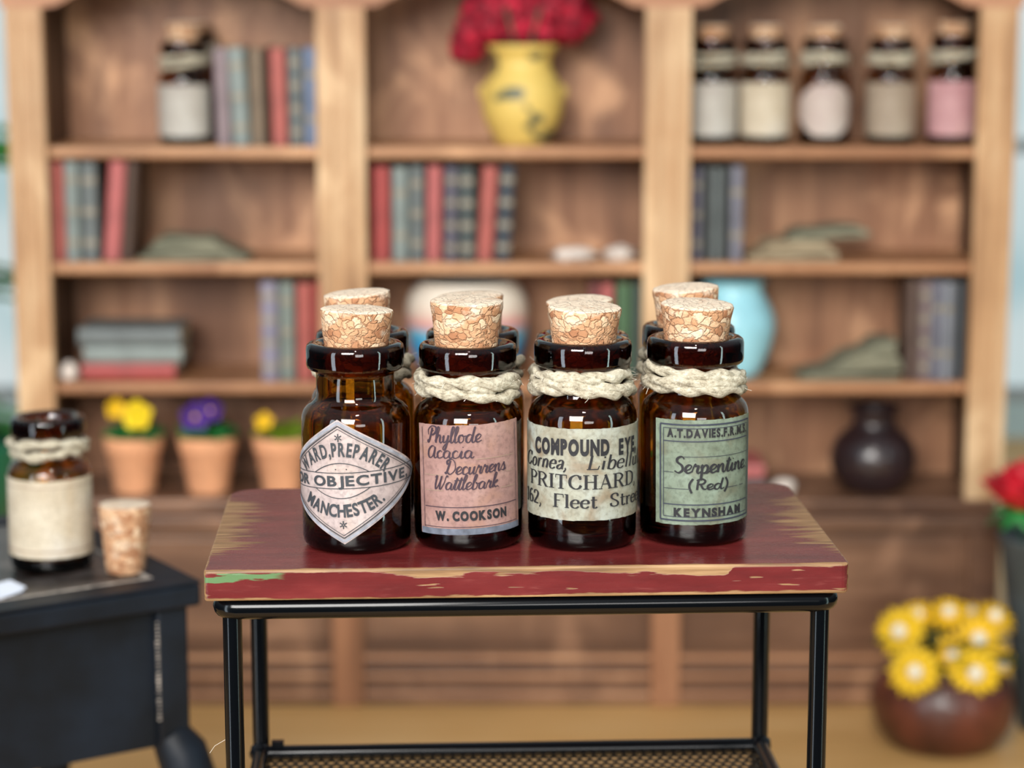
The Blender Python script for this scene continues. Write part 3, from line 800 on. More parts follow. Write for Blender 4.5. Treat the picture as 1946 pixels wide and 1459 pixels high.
for z, a, b in ((.0938, -.03, .05), (.0778, -.049, -.038), (.0778, .043, .049), (.0612, -.049, -.02), (.0612, .018, .032), (.0612, .035, .042)): line(o, [(a, z), (b, z)], .0006)
wrap(o, RL, P4, 'faint_ruling', 'ink_grey', tl4, zc4)

# ------------------------------------------------------------------ bookcase
YF, YS, YB = 4.45, 4.475, 4.72       # post fronts, shelf fronts, back board
case = thing('bookcase', 'large brown wooden bookcase with three arched bays above a dark base cabinet', 'bookcase', (0, YS, 0))
def part(mb, name, m, bevel=.004): return mb.build(name, m, case, bevel=bevel, loc=(0, -YS, 0))
def X(u, v=400, Y=YF): return at_y(u, v, Y).x
def Zs(v, Y=YS): return at_y(973, v, Y).z
S = [Zs(279), Zs(499), Zs(727), Zs(945)]      # tops of the shelf boards
ZTOP = at_y(973, -95, YF).z
ZP = at_y(973, 14, YF).z
pxs = [(21, 91), (604, 696), (1224, 1311), (1852, 1924)]
PX = [(X(a), X(b)) for a, b in pxs]
ZBASE = S[3]
for a, b in PX:
    mb = MB().box(a, b, YF, YF + .03, ZBASE, ZP)
    w = b - a
    for k in (.3, .7): mb.box(a + w * k - .004, a + w * k + .004, YF - .003, YF, ZBASE + .03, ZP - .03)
    part(mb, 'post', 'post')
for i, (a, b) in enumerate(PX):
    th = .012
    cx = (a + b) / 2
    if i == 0: r = (b - .028, b - .004)
    elif i == 3: r = (a + .024, a + .044)
    else: r = (cx - .03, cx + .03)
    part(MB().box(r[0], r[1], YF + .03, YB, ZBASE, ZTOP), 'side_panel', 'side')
part(MB().box(PX[0][0] + .01, PX[3][1] - .01, YB, YB + .015, 0, ZTOP), 'back_board', 'panel')
BAY = [(PX[0][1] - .004, PX[1][0] + .02), (PX[1][1] - .02, PX[2][0] + .02), (PX[2][1] - .02, PX[3][0] + .024)]
for a, b in BAY:
    for z in S[:3]: part(MB().box(a, b, YS, YB, z - .023, z), 'shelf', 'shelf', .006)
part(MB().box(PX[0][0] + .01, PX[3][1] - .01, YF + .0, YB, S[3] - .02, S[3]), 'bottom_board', 'base')
# arched header: one board with three cut arches
xl, xr = PX[0][0] - .01, PX[3][1] + .01
top = []; bot = []
for i, (a, b) in enumerate(PX):
    bot += [(a if i else xl, ZP), (b if i < 3 else xr, ZP)]
    if i < 3:
        a2, b2 = b, PX[i + 1][0]; zs = at_y(973, 36, YF).z; rise = .088
        for k in range(1, 20):
            t = k / 20; bot.append((a2 + (b2 - a2) * t, zs + rise * (1 - abs(2 * t - 1) ** 2.0) ** .75))
mb = MB(); n = len(bot); v = []
for y in (YF + .006, YF + .034):
    v += [(x, y, z) for x, z in bot] + [(x, y, ZTOP) for x, z in bot]
f = []
for i in range(n - 1):
    f += [(i, i + 1, n + i + 1, n + i), (2 * n + i, 3 * n + i, 3 * n + i + 1, 2 * n + i + 1), (i, 2 * n + i, 2 * n + i + 1, i + 1), (n + i, n + i + 1, 3 * n + i + 1, 3 * n + i)]
f += [(0, n, 3 * n, 2 * n), (n - 1, 3 * n - 1, 4 * n - 1, 2 * n - 1)]
mb.add(v, f); part(mb, 'arched_header', 'header', 0)
part(MB().box(xl, xr, YF, YB + .015, ZTOP, ZTOP + .025), 'top_board', 'header')
# base cabinet
YC = 4.40
x0, x1 = PX[0][0] + .012, PX[3][1] - .012
part(MB().box(x0 - .012, x1 + .012, YC - .016, YB, S[3] - .05, S[3] - .02), 'ledge', 'base')
part(MB().box(x0, x1, YC + .012, YB, .0, S[3] - .05), 'cabinet_body', 'base')
for a, b in PX[1:3]:
    part(MB().box(a + .02, b - .012, YC - .004, YC + .012, .0, S[3] - .05), 'pilaster', 'pilaster')
part(MB().box(x0, x0 + .06, YC - .004, YC + .012, 0, S[3] - .05), 'pilaster', 'pilaster')
part(MB().box(x1 - .06, x1, YC - .004, YC + .012, 0, S[3] - .05), 'pilaster', 'base')
segs = [(x0 + .06, PX[1][0] + .02), (PX[1][1] - .012, PX[2][0] + .02), (PX[2][1] - .012, x1 - .06)]
for a, b in segs:
    d = part(MB().box(a + .012, b - .012, YC + .004, YC + .012, .125, S[3] - .066), 'cabinet_door', 'base')
    for zz in (.098, .062, .022): part(MB().tube([(a, YC + .01, zz), (b, YC + .01, zz)], .0075, 10), 'base_moulding', 'shelf', 0)
    part(MB().box(a, b, YC + .004, YC + .012, .0, .09), 'plinth', 'base')

# ------------------------------------------------------------------ books
BK = {}
def bookmat(c):
    if c not in BK: BK[c] = plain('book cloth %d %d %d' % c, c, .5, 0, 0, .12, 18)
    return BK[c]
M_BAND = plain('tooled spine bands', (146, 138, 122), .6)
def book(label, th, h, d, c, loc, rot=(0, 0, 0), bands=0, group=None, wear=0):
    t = thing('book', label, 'book', loc, 0, group); t.rotation_euler = rot
    cv = MB(); b = .003
    cv.box(0, b, .004, d, 0, h).box(th - b, th, .004, d, 0, h)
    n = 8; v = []; f = []
    for z in (0, h):
        for i in range(n + 1):
            a = pi * i / n; v.append((th / 2 - th / 2 * cos(a), .006 - .008 * sin(a), z))
        for i in range(n + 1):
            a = pi * i / n; v.append((th / 2 - (th / 2 - b) * cos(a), .008 - .006 * sin(a), z))
    m = n + 1
    for i in range(n): f += [(i, i + 1, 2 * m + i + 1, 2 * m + i), (m + i, 3 * m + i, 3 * m + i + 1, m + i + 1), (i, m + i, m + i + 1, i + 1), (2 * m + i, 2 * m + i + 1, 3 * m + i + 1, 3 * m + i)]
    cv.add(v, f); nb = len(cv.f)
    for k in range(bands):
        z = h * (k + .6) / (bands + .2); v = []; hb = h * .03; q = 6
        for zz in (z - hb, z + hb):
            for i in range(q + 1):
                a = pi * (.15 + .7 * i / q); v.append((th / 2 - (th / 2 + .0006) * cos(a), .006 - .0088 * sin(a), zz))
        cv.add(v, [(i, i + 1, q + 1 + i + 1, q + 1 + i) for i in range(q)])
    o = cv.build('cover', bookmat(c), t); o.data.materials.append(M_BAND)
    for pf in o.data.polygons[nb:]: pf.material_index = 1
    MB().box(b, th - b, .008, d - .004, .004, h - .004).build('page_block', 'page', t)
    return t
RED, RED2, PINK = (155, 63, 60), (163, 85, 77), (169, 91, 89)
GREY, DGREY, LGREY = (95, 102, 102), (65, 69, 69), (123, 133, 130)
NAVY, PURP, GREEN, BROWN, TAN, BLACK = (46, 55, 65), (89, 86, 100), (68, 99, 69), (69, 49, 38), (119, 102, 83), (35, 32, 32)
YBK = 4.50
def bookrow(shelf, vtop, rows, group):
    zs = S[shelf]
    for (u0, u1, lean, c, bands, label) in rows:
        a = at_y(u0, 400, YBK).x; b = at_y(u1, 400, YBK).x
        h = at_y(973, vtop + random.uniform(-2, 2), YBK).z - zs
        th = (b - a)
        an = math.atan(lean / 200)
        o = book(label, th - .0012, h, .135, c, (a, YBK, zs + .0005 + (abs(sin(an)) * th if an > 0 else 0)), (0, an, 0), bands, group)
bookrow(0, 93, [(416, 442, -5, (132, 116, 120), 0, 'mauve grey book beside the corked bottle, upper left shelf'),
    (446, 478, -9, LGREY, 3, 'pale grey book, second from the corked bottle on upper left shelf'),
    (482, 506, -4, TAN, 0, 'tan spined book left of the red book, upper left shelf'),
    (508, 518, -4, BROWN, 0, 'thin dark brown book tight against the upper left red book'),
    (521, 550, -4, RED2, 0, 'red spined book among greys on the upper left shelf'),
    (554, 580, -3, GREY, 4, 'grey book just right of the red one, upper left shelf'),
    (583, 606, -2, (110, 124, 150), 2, 'blue grey book half hidden by the post, upper left shelf')], 'books on the upper left shelf')
bookrow(1, 308, [(98, 122, 0, RED2, 0, 'upright red book against the left post, second shelf'),
    (124, 150, 0, LGREY, 3, 'light grey book next to the upright red one, second shelf left'),
    (155, 185, 0, GREY, 3, 'mid grey banded book left of the leaning red book'),
    (194, 225, 18, PINK, 0, 'faded red book leaning right, second shelf left bay'),
    (227, 250, 17, BROWN, 0, 'dark brown book leaning behind the faded red one')], 'books on the second shelf, left bay')
bookrow(1, 317, [(708, 741, 0, RED, 0, 'bright red book first in the middle bay row'),
    (746, 775, 0, LGREY, 2, 'light grey book beside the first red book, middle bay'),
    (779, 806, 0, GREY, 3, 'dark grey ribbed book in the middle bay row'),
    (810, 838, 3, PINK, 0, 'pinkish red book with pale top, middle bay row'),
    (845, 868, 2, PURP, 4, 'purple book with pale spots on spine, middle bay'),
    (872, 903, 0, (60, 70, 70), 4, 'dark green black book with beige spine ornaments, middle bay'),
    (907, 936, 12, RED2, 0, 'red book leaning right near the end of middle bay row'),
    (941, 970, 12, NAVY, 4, 'navy book with pale spine ornaments leaning last in middle row')], 'books on the second shelf, middle bay')
bookrow(1, 318, [(1316, 1334, 0, PURP, 3, 'purple grey book beside the post, second shelf right bay'),
    (1336, 1352, 0, DGREY, 0, 'slim charcoal book, second from the post in right bay'),
    (1354, 1372, 0, GREY, 0, 'slim grey book in the middle of the right bay row'),
    (1374, 1388, 0, DGREY, 0, 'narrow charcoal book, fourth from the post in right bay'),
    (1390, 1413, 0, (112, 112, 124), 2, 'grey violet book ending the right bay row')], 'books on the second shelf, right bay')
bookrow(2, 538, [(492, 524, 0, (128, 124, 142), 4, 'lilac grey banded book on the third shelf, left bay'),
    (528, 556, 0, (116, 126, 120), 3, 'grey green book left of the red pair, third shelf'),
    (561, 591, 0, RED2, 0, 'wide red book on the third shelf beside the post'),
    (594, 612, 0, RED, 0, 'narrow red book half behind the post, third shelf')], 'books on the third shelf, left bay')
bookrow(2, 540, [(1122, 1142, 0, (112, 60, 62), 0, 'maroon book behind the bottle corks, third shelf'),
    (1145, 1168, 0, PINK, 0, 'pink book behind the corks, third shelf middle bay'),
    (1173, 1202, 0, GREEN, 0, 'green book on the third shelf, middle bay'),
    (1204, 1222, 0, (70, 84, 78), 0, 'dark green book against the post, third shelf')], 'books on the third shelf, middle bay')
bookrow(2, 536, [(1732, 1753, 0, (84, 66, 58), 0, 'dark brown book first in the lower right row'),
    (1756, 1776, 0, (120, 104, 104), 4, 'brownish grey book with pale bands, lower right row'),
    (1779, 1798, 0, (110, 110, 122), 2, 'blue grey book in the lower right row'),
    (1801, 1819, 0, (130, 134, 142), 2, 'pale grey book in the lower right row'),
    (1822, 1842, 0, (66, 70, 74), 0, 'charcoal book against the right side panel')], 'books on the third shelf, right bay')
# flat stack, third shelf left
def flat(label, u0, u1, v0, v1, c, z, dz, yaw, group='stack of books lying flat'):
    a = at_y(u0, 400, YBK).x; b = at_y(u1, 400, YBK).x
    t = book(label, dz, b - a, .15, c, (a, YBK, z), (0, 0, 0), 0, group)
    t.rotation_euler = Matrix(((0, 0, 1), (0, 1, 0), (-1, 0, 0))).to_euler()
    t.rotation_euler = (Matrix.Rotation(yaw, 3, 'Z') @ Matrix(((0, 0, 1), (0, 1, 0), (-1, 0, 0)))).to_euler()
    t.location.z = z + dz
    return t
z = S[2] + .001
h1 = .033; flat('red book lying flat at the bottom of the stack', 145, 325, 0, 0, RED, z, h1, 0)
h2 = .034; flat('light grey book in the middle of the flat stack', 150, 338, 0, 0, LGREY, z + h1 + .001, h2, .02)
flat('dark grey book on top of the flat stack', 140, 336, 0, 0, GREY, z + h1 + h2 + .002, .036, -.01)
# bottom shelf right of the stand
z = S[3] + .001
flat('dark grey book lying under the pink one, bottom shelf', 1300, 1466, 0, 0, DGREY, z, .030, 0, 'books lying on the bottom shelf')
flat('pink red book lying on top of the dark one, bottom shelf', 1296, 1462, 0, 0, PINK, z + .031, .03, 0, 'books lying on the bottom shelf')
def lump(name, label, cat, u, y, zs, r, m, seed, amp=.3, squash=1):
    p = at_y(u, 400, y); mb = MB().blob((0, 0, r[2] * .93), r, seed, amp, 2.2, 12)
    for i, q in enumerate(mb.v):
        if q[2] < .0: mb.v[i] = (q[0], q[1], 0)
    return tag(mb.build(name, m, None, True, loc=(p.x, y, zs + .0005)), label, cat)
lump('pebble', 'whitish pebble beside the dark vase, bottom shelf', 'pebble', 1500, 4.50, S[3], (.024, .02, .017), 'scrap', 3)
lump('pebble', 'white pebble at the left end of the flat book stack', 'pebble', 122, 4.496, S[2], (.017, .018, .02), 'scrap', 5)
for u, rr, lb in ((1092, (.042, .03, .013), 'white crumpled paper scrap on second shelf, wider of two'), (1178, (.034, .03, .014), 'white crumpled paper scrap nearest the second post')):
    lump('paper_scrap', lb, 'paper', u, 4.515, S[1], rr, 'scrap', u, .5)

def sheets(name, label, u0, u1, y, zs, m, lay, seed, rise=0, side=0):
    """loose pile of curled old sheets"""
    a = at_y(u0, 400, y).x; b = at_y(u1, 400, y).x
    t = thing(name, label, 'paper bundle', ((a + b) / 2, y + .06, zs)); rnd = random.Random(seed); hw = (b - a) / 2
    for k in range(lay):
        n = 16; v = []; f = []; w0 = hw * (1 - .09 * k - rnd.uniform(0, .05)); off = rise * k * hw * .1
        for lay2 in (0, 1):
            for i in range(n + 1):
                t_ = i / n; x = -w0 + 2 * w0 * t_ + off
                zz = .0005 + k * .0088 + lay2 * .0078 + .0 * t_
                fall = {0: (.5 - abs(t_ - .5)) * 2, 1: 1 - t_, -1: t_ * .8}[side]
                zz2 = .0005 + k * .0088 * min(1, fall * 3 + .35) + lay2 * .0078 + (rise * t_ * .012 * (k > 0))
                for j in range(5):
                    q = j / 4; v.append((x + .006 * sin(q * 7 + k), -.055 + .11 * q + .004 * sin(k * 2), zz2 + .002 * sin(t_ * 9 + k * 1.3 + q) * (k > 0) + (.002 if k else 0)))
        m5 = 5 * (n + 1)
        for i in range(n):
            for j in range(4):
                c = i * 5 + j; f += [(c, c + 1, c + 6, c + 5), (m5 + c, m5 + c + 5, m5 + c + 6, m5 + c + 1)]
            f += [(i * 5, i * 5 + 5, m5 + i * 5 + 5, m5 + i * 5), (i * 5 + 4, m5 + i * 5 + 4, m5 + i * 5 + 9, i * 5 + 9)]
        for j in range(4): f += [(j, m5 + j, m5 + j + 1, j + 1), (n * 5 + j, n * 5 + j + 1, m5 + n * 5 + j + 1, m5 + n * 5 + j)]
        MB().add(v, f).build('sheet', m, t, True, angle=40)
    return t
sheets('paper_bundle', 'flat grey green bundle of old sheets on second shelf left bay', 258, 468, 4.50, S[1], 'moss', 5, 1, 0, 1)
sheets('paper_bundle', 'long low beige bundle of sheets on second shelf right bay', 1418, 1600, 4.50, S[1], 'beige', 4, 2, .3)
s3 = sheets('paper_bundle', 'grey sheets resting across the beige bundle, second shelf right', 1500, 1656, 4.50, S[1] + .0445, 'moss', 2, 3)
s3.rotation_euler = (0, -.05, 0)
sheets('paper_bundle', 'heaped grey green sheets rising beside the lower right books', 1525, 1722, 4.50, S[2], 'moss', 8, 4, .8, -1)

# ------------------------------------------------------------------ bottles on the shelves
def shelf_bottle(label, u, shelf, y, lab, cork=.03, rr=.0505, vr=72, diamond=False, group=None, seed=0, nolabel=False):
    p = at_y(u, 262, y); H = at_y(973, vr, y).z - S[shelf] - .001
    t = bottle(label, (p.x, y, S[shelf] + .0005), R=rr, H=H, cork=cork, seed=seed, group=group, wraps=2.4)
    h = H / .208
    if not nolabel:
        if diamond: paper(rr, .072, 0, 0, t, lab, n=30, zc=.07 * h, shape=lambda s: (.07 * h - .052 * h * min(1, 1.35 - abs(s) / .072), .07 * h + .05 * h * min(1, 1.35 - abs(s) / .072)))
        else: paper(rr, .068, .018 * h, .122 * h, t, lab, n=30)
    return t
shelf_bottle('lone corked bottle with white label, upper left shelf', 353, 0, 4.545, 'lab_white', .036, .0515, 78, seed=31)
shelf_bottle('dark bottle hidden behind the lone white label bottle', 372, 0, 4.658, None, .02, .0485, 60, seed=32, nolabel=True)
G = 'corked bottles on the upper right shelf'
for i, (u, lb, m, vr) in enumerate([(1352, 'corked bottle half hidden by the post, pale label, upper right', 'lab_white', 72), (1452, 'corked bottle with ivory label, second in the upper right row', 'lab_plain', 72),
        (1564, 'corked bottle with blush clipped-corner label, upper right row', 'lab_blush', 72), (1690, 'corked bottle with beige label, upper right row', 'lab_beige', 72), (1806, 'corked bottle with rosy pink label, end of upper right row', 'lab_rosy', 66)]):
    shelf_bottle(lb, u, 0, 4.555, m, .026, .0495, vr, i == 2, G, 40 + i)

# ------------------------------------------------------------------ vases
def lathe_thing(name, label, cat, loc, prof, m, n=56, partname='body'):
    t = thing(name, label, cat, loc); MB().lathe(prof, n).build(partname, m, t, True); return t
def hollow(pr, w=.005):
    """closed pot profile: outside up, inside down"""
    ins = [(max(r - w, 0.001), z) for r, z in pr[1:]][::-1]
    return [(0, 0)] + pr + ins[:-1] + [(max(ins[-1][0], .002), w + .002), (0, w + .002)]
def sm(pr, n=4): return smoothpts(pr, n)
p = at_y(993, 270, 4.56)
v1 = lathe_thing('vase', 'ochre yellow vase with grey painted leaves, upper middle shelf', 'vase', (p.x, 4.56, S[0] + .0005),
    hollow(sm([(.05, 0), (.062, .02), (.078, .055), (.082, .09), (.076, .12), (.06, .148), (.056, .163), (.06, .178), (.069, .19), (.070, .198)])), 'ochrevase')
for sx in (-1, 1):
    MB().tube([(sx * .074, 0, .116), (sx * .083, 0, .112), (sx * .085, 0, .1), (sx * .079, 0, .088)], .004, 8).build('lug', 'ochrevase', v1, True)
# red bouquet
bq = thing('flower_bouquet', 'bouquet of crumpled crimson blossoms in the yellow vase', 'flowers', (p.x, 4.565, S[0] + .172))
st = MB()
for k in range(6):
    a = k * 1.05; st.tube([(.02 * cos(a), .02 * sin(a), -.12), (.03 * cos(a), .03 * sin(a), .03), (.07 * cos(a), .05 * sin(a), .1)], .004, 6)
st.build('stems', 'darkleaf', bq, True)
rnd = random.Random(5)
def ruffle(r, seed):
    mb = MB()
    for k in range(3):
        mb.blob((0, 0, 0), (r * (1 - .22 * k), r * (1 - .22 * k), r * (1 - .1 * k)), seed * 7 + k * 3, .75, 3.6, 14)
    return mb
spots = [(-.112, -.03, .012), (-.1, -.035, .05), (-.06, -.05, .062), (-.03, -.05, .06), (0, -.055, .064), (.03, -.05, .06), (.062, -.045, .06), (.09, -.03, .062), (.105, -.02, .085),
         (-.09, -.02, .1), (-.06, -.05, .1), (-.025, -.06, .105), (.012, -.06, .102), (.05, -.055, .105), (.085, -.04, .11), (-.07, -.02, .145), (-.03, -.03, .15), (.01, -.04, .15), (.05, -.03, .15), (.09, -.01, .14), (-.04, .03, .1), (.04, .03, .1), (0, .0, .158), (.05, .01, .155), (-.05, .01, .152)]
for i, q in enumerate(spots):
    q = (q[0], q[1] * .7 + .04, q[2] * .86 + .009)
    ruffle(.03 + .004 * (i % 3), i).build('blossom', 'dried', bq, True, loc=q, rot=(rnd.uniform(0, 3), rnd.uniform(0, 3), 0))
p = at_y(1392, 600, 4.575)
lathe_thing('vase', 'pale blue glazed vase behind the green label bottle, third shelf', 'vase', (p.x, 4.575, S[2] + .0005),
    hollow(sm([(.052, 0), (.062, .015), (.078, .055), (.087, .098), (.082, .13), (.066, .162), (.06, .178), (.064, .19), (.07, .196)])), 'bluevase')
p = at_y(888, 600, 4.592)
lathe_thing('porcelain_jar', 'white porcelain jar painted blue and pink behind the corks', 'jar', (p.x, 4.592, S[2] + .0005),
    hollow(sm([(.07, 0), (.09, .012), (.108, .035), (.121, .08), (.125, .12), (.122, .15), (.112, .172), (.1, .184), (.097, .19)])), 'jar')
p = at_y(1659, 850, 4.55)
lathe_thing('vase', 'round dark brown vase with short flared neck, bottom shelf', 'vase', (p.x, 4.55, S[3] + .0005),
    hollow(sm([(.05, 0), (.066, .012), (.083, .04), (.088, .07), (.08, .1), (.06, .122), (.046, .135), (.044, .15), (.05, .168), (.056, .176)])), 'darkvase')

# ------------------------------------------------------------------ potted pansies
def pansy_flower(parent, loc, r, m, tilt, face=-.9):
    mb = MB(); d0 = Vector((tilt, face, .35)).normalized()
    a1 = d0.cross(Vector((0, 0, 1))).normalized(); a2 = a1.cross(d0)
    for k in range(5):
        a = 2 * pi * k / 5 + .3; d = a1 * cos(a) + a2 * sin(a)
        mb.leaf((0, 0, 0), d + d0 * .25, r, r * 1.15, .2, d0)
    o = mb.build('blossom', m, parent, True, loc=loc)
    MB().blob(tuple(d0 * r * .14), r * .16, 1, .1, 2, 6).build('flower_centre', 'gold' if m == 'purple' else 'leafy', o, True)
def pot_plant(label, u, leafm, flowers, seed):
    p = at_y(u, 900, 4.535); t = thing('potted_pansy', label, 'potted plant', (p.x, 4.535, S[3] + .0005)); rnd = random.Random(seed)
    H = .116
    MB().lathe(hollow([(.040, 0), (.043, .004), (.053, .082), (.0545, .084), (.0572, .086), (.0602, .112), (.0592, .116)], .006), 40).build('pot', 'terracotta', t, True, angle=40)
    MB().lathe([(0, .1), (.05, .1), (.05, .103), (0, .108)], 24).build('soil', 'soil', t, True)
    mb = MB()
    for k in range(46):
        a = rnd.uniform(0, 2 * pi); rr = rnd.uniform(.0, .03); e = rnd.uniform(.6, 2.2)
        mb.leaf((rr * cos(a), rr * sin(a), .104), (cos(a), sin(a), e), rnd.uniform(.036, .05), rnd.uniform(.026, .038), .3)
    for k in range(16):
        a = 2 * pi * k / 16 + rnd.uniform(-.15, .15); e = rnd.uniform(.25, .9)
        mb.leaf((.03 * cos(a), .03 * sin(a), .112), (cos(a), sin(a), e), rnd.uniform(.03, .038), rnd.uniform(.028, .036), .25)
    mb.build('leaves', leafm, t, True)
    for (dx, dz, r, m, tilt) in flowers:
        MB().tube([(dx * .3, 0, .104), (dx * .8, -.012, .104 + dz * .6), (dx, -.022, .104 + dz)], .0022, 6).build('stem', leafm, t, True)
        pansy_flower(t, (dx, -.026, .104 + dz), r, m, tilt)
    return t
GP = 'terracotta pots of pansies on the bottom shelf'
pot_plant('terracotta pot with yellow pansies and dark green leaves', 256, 'leaf', [(.012, .058, .032, 'yellow', .1), (-.03, .072, .022, 'gold', -.3)], 1)['group'] = GP
pot_plant('terracotta pot with violet pansies', 396, 'leaf', [(-.02, .054, .032, 'purple', -.1), (.01, .068, .026, 'purple', .2)], 2)['group'] = GP
pot_plant('terracotta pot with yellow green foliage beside the diamond bottle', 538, 'leafy', [(-.034, .045, .02, 'gold', -.2)], 3)['group'] = GP

# ------------------------------------------------------------------ black chest at the left
A = radians(33); ca, sa = cos(A), sin(A)
ZC = CZ - .753
cnr = at_z(383, 1103, ZC)
CW, CD = .66, .5
# local frame: x along the long front edge (towards the near left = negative), y away; origin at front right corner
chest = thing('side_table', 'black painted side table with raised rim at the left', 'table', (cnr.x, cnr.y, 0), A)
chest['label'] = 'scuffed black painted side table carrying the open bottle'
mb = MB().box(-CW, 0, 0, CD, ZC - .034, ZC - .004)
mb.build('top', 'chest', chest, bevel=.006)
for (a, b, c, d) in ((-CW, 0, 0, .048), (-CW, 0, CD - .048, CD), (-CW, -CW + .048, .048, CD - .048), (-.048, 0, .048, CD - .048)):
    MB().box(a, b, c, d, ZC - .004, ZC).build('raised_rim', 'chest', chest, bevel=.0015)
M['worn'] = plain('rubbed paint line', (150, 142, 134), .5, 0, 0, .4, 60)
for (a, b, c, d) in ((-CW + .048, -.048, .048, .052), (-.052, -.048, .052, CD - .05)): MB().box(a, b, c, d, ZC - .004, ZC + .0004).build('rubbed_edge', 'worn', chest)
M['inset'] = plain('worn black inset', (48, 45, 44), .34, 0, 0, .7, 22, .5)
MB().box(-CW + .052, -.052, .052, CD - .052, ZC - .004, ZC - .0025).build('inset_panel', 'inset', chest)
def cab_leg(x, y, sx, sy):
    mb = MB(); w = .043
    mb.box(x - (w if sx > 0 else 0), x + (0 if sx > 0 else w), y + (0 if sy < 0 else -w), y + (w if sy < 0 else 0), ZC - .222, ZC - .034)
    q = []; cx = x - sx * w / 2; cy = y - sy * w / 2
    for z, off, r in ((ZC - .21, 0, .026), (ZC - .235, .012, .034), (ZC - .27, .02, .036), (ZC - .35, .012, .026), (ZC - .45, .0, .019), (ZC - .56, .004, .017), (.05, .016, .019), (.025, .024, .024), (0, .026, .025)):
        q.append((cx + sx * off, cy + sy * off, z, r))
    rs = [a[3] for a in q]
    mb.tube([a[:3] for a in q], lambda u: rs[min(len(rs) - 1, int(round(u * (len(rs) - 1))))], 12)
    return mb
for (x, y, sx, sy) in ((-.014, .014, 1, -1), (-CW + .014, .014, -1, -1), (-.014, CD - .014, 1, 1), (-CW + .014, CD - .014, -1, 1)):
    cab_leg(x, y, sx, sy).build('leg', 'chest', chest, True, .004, angle=40)
for (a, b, c, d, nm) in ((-CW + .057, -.057, .026, .038, 'front_panel'), (-CW + .057, -.057, CD - .038, CD - .026, 'rear_panel'), (-.038, -.026, .057, CD - .057, 'side_panel'), (-CW + .026, -CW + .038, .057, CD - .057, 'side_panel')):
    MB().box(a, b, c, d, ZC - .222, ZC - .034).build(nm, 'chest', chest)
mb = MB(); rnd = random.Random(3)
for k in range(26):
    z = ZC - .05 - k * .0052; w = rnd.uniform(.0006, .0024); mb.box(-.0585 - w, -.0572 + w * .4, .0125, .0138, z - rnd.uniform(.001, .003), z)
mb.build('scuff_marks', 'worn', chest)

# open bottle, loose cork and paper on the side table
p = at_z(86, 1094, ZC - .0025)
ob = bottle('open uncorked amber bottle with blank cream label on black table', (p.x, p.y + .05, ZC - .002), R=.0548, H=.205, cork=0, seed=50, wraps=2.2)
L5 = paper(.0548, .085, .023, .127, ob, 'lab_plain', n=40)
o = ([], []); line(o, [(-.08, .118), (.08, .118)], .0012, 30); wrap(o, .0548 + .0016, L5, 'printed_rule', 'ink_faint')
o = ([], []); line(o, [(-.08, .032), (.08, .032)], .002, 30); wrap(o, .0548 + .0016, L5, 'printed_rule', 'ink_faint')
p = at_z(233, 1096, ZC - .0025); L = .092; r0, r1 = .0258, .0345
wob = lambda a, j: 1 + .03 * mnoise.noise(Vector((cos(a) * 2.5 + 9, sin(a) * 2.5, j * .8)))
ck = MB().lathe([(0, 0), (r0 - .002, 0), (r0, .002)] + [(r0 + (r1 - r0) * q, L * q) for q in (.2, .4, .6, .8, .95)] + [(r1 - .0015, L - .001), (r1 * .6, L), (0, L)], 40, wob=wob)
tag(ck.build('cork_stopper', 'cork', None, True, loc=(p.x, p.y + r0, ZC - .0018), rot=(0, .02, 1), angle=50), 'loose cork standing on the black table by the open bottle', 'cork')
for i, (u, v, dz, rz, lb) in enumerate(((2, 1122, 0, .1, 'white paper slip at the left edge of the black table'), (-4, 1134, .0022, .35, 'white paper slip lying across the other slip on black table'))):
    q = at_z(u, v, ZC - .002)
    mb = MB(); n = 8; vv = []; ff = []
    for lay in (0, 1):
        for k in range(n + 1):
            for j in (0, 1): vv.append((-.045 + .07 * k / n, -.02 + .045 * j, .0004 + lay * .0016 + .0015 * (k / n) ** 2 * 2))
    w_ = 2 * (n + 1)
    for k in range(n): ff += [(2 * k, 2 * k + 1, 2 * k + 3, 2 * k + 2), (w_ + 2 * k, w_ + 2 * k + 2, w_ + 2 * k + 3, w_ + 2 * k + 1), (2 * k, 2 * k + 2, w_ + 2 * k + 2, w_ + 2 * k), (2 * k + 1, w_ + 2 * k + 1, w_ + 2 * k + 3, 2 * k + 3)]
    ff += [(0, w_, w_ + 1, 1), (2 * n, 2 * n + 1, w_ + 2 * n + 1, w_ + 2 * n)]
    mb.add(vv, ff); tag(mb.build('paper_slip', 'paper', None, loc=(q.x, q.y, ZC - .002 + dz), rot=(0, 0, A + rz)), lb, 'paper')

# ------------------------------------------------------------------ pot of yellow daisies on the floor
p = at_z(1806, 1440, 0); pr = .138
dp = thing('flower_pot', 'brown glazed pot of yellow daisies with cream centres on floor', 'potted plant', (p.x, p.y + .09, 0))
MB().lathe(hollow(sm([(.085, 0), (.105, .01), (.128, .045), (.136, .085), (.13, .12), (.112, .146), (.1, .152), (.102, .16)]), .007), 56).build('pot', 'copper', dp, True)
MB().lathe([(0, .13), (.095, .13), (.095, .135), (0, .145)], 24).build('soil', 'soil', dp, True)
rnd = random.Random(8); mb = MB()
for k in range(90):
    a = rnd.uniform(0, 2 * pi); rr = rnd.uniform(0, .085); e = rnd.uniform(.2, 1.4)
    mb.leaf((rr * cos(a), rr * sin(a), .14 + rnd.uniform(0, .06)), (cos(a), sin(a), e), rnd.uniform(.04, .075), rnd.uniform(.015, .028), .3)
mb.build('foliage', 'darkleaf', dp, True)
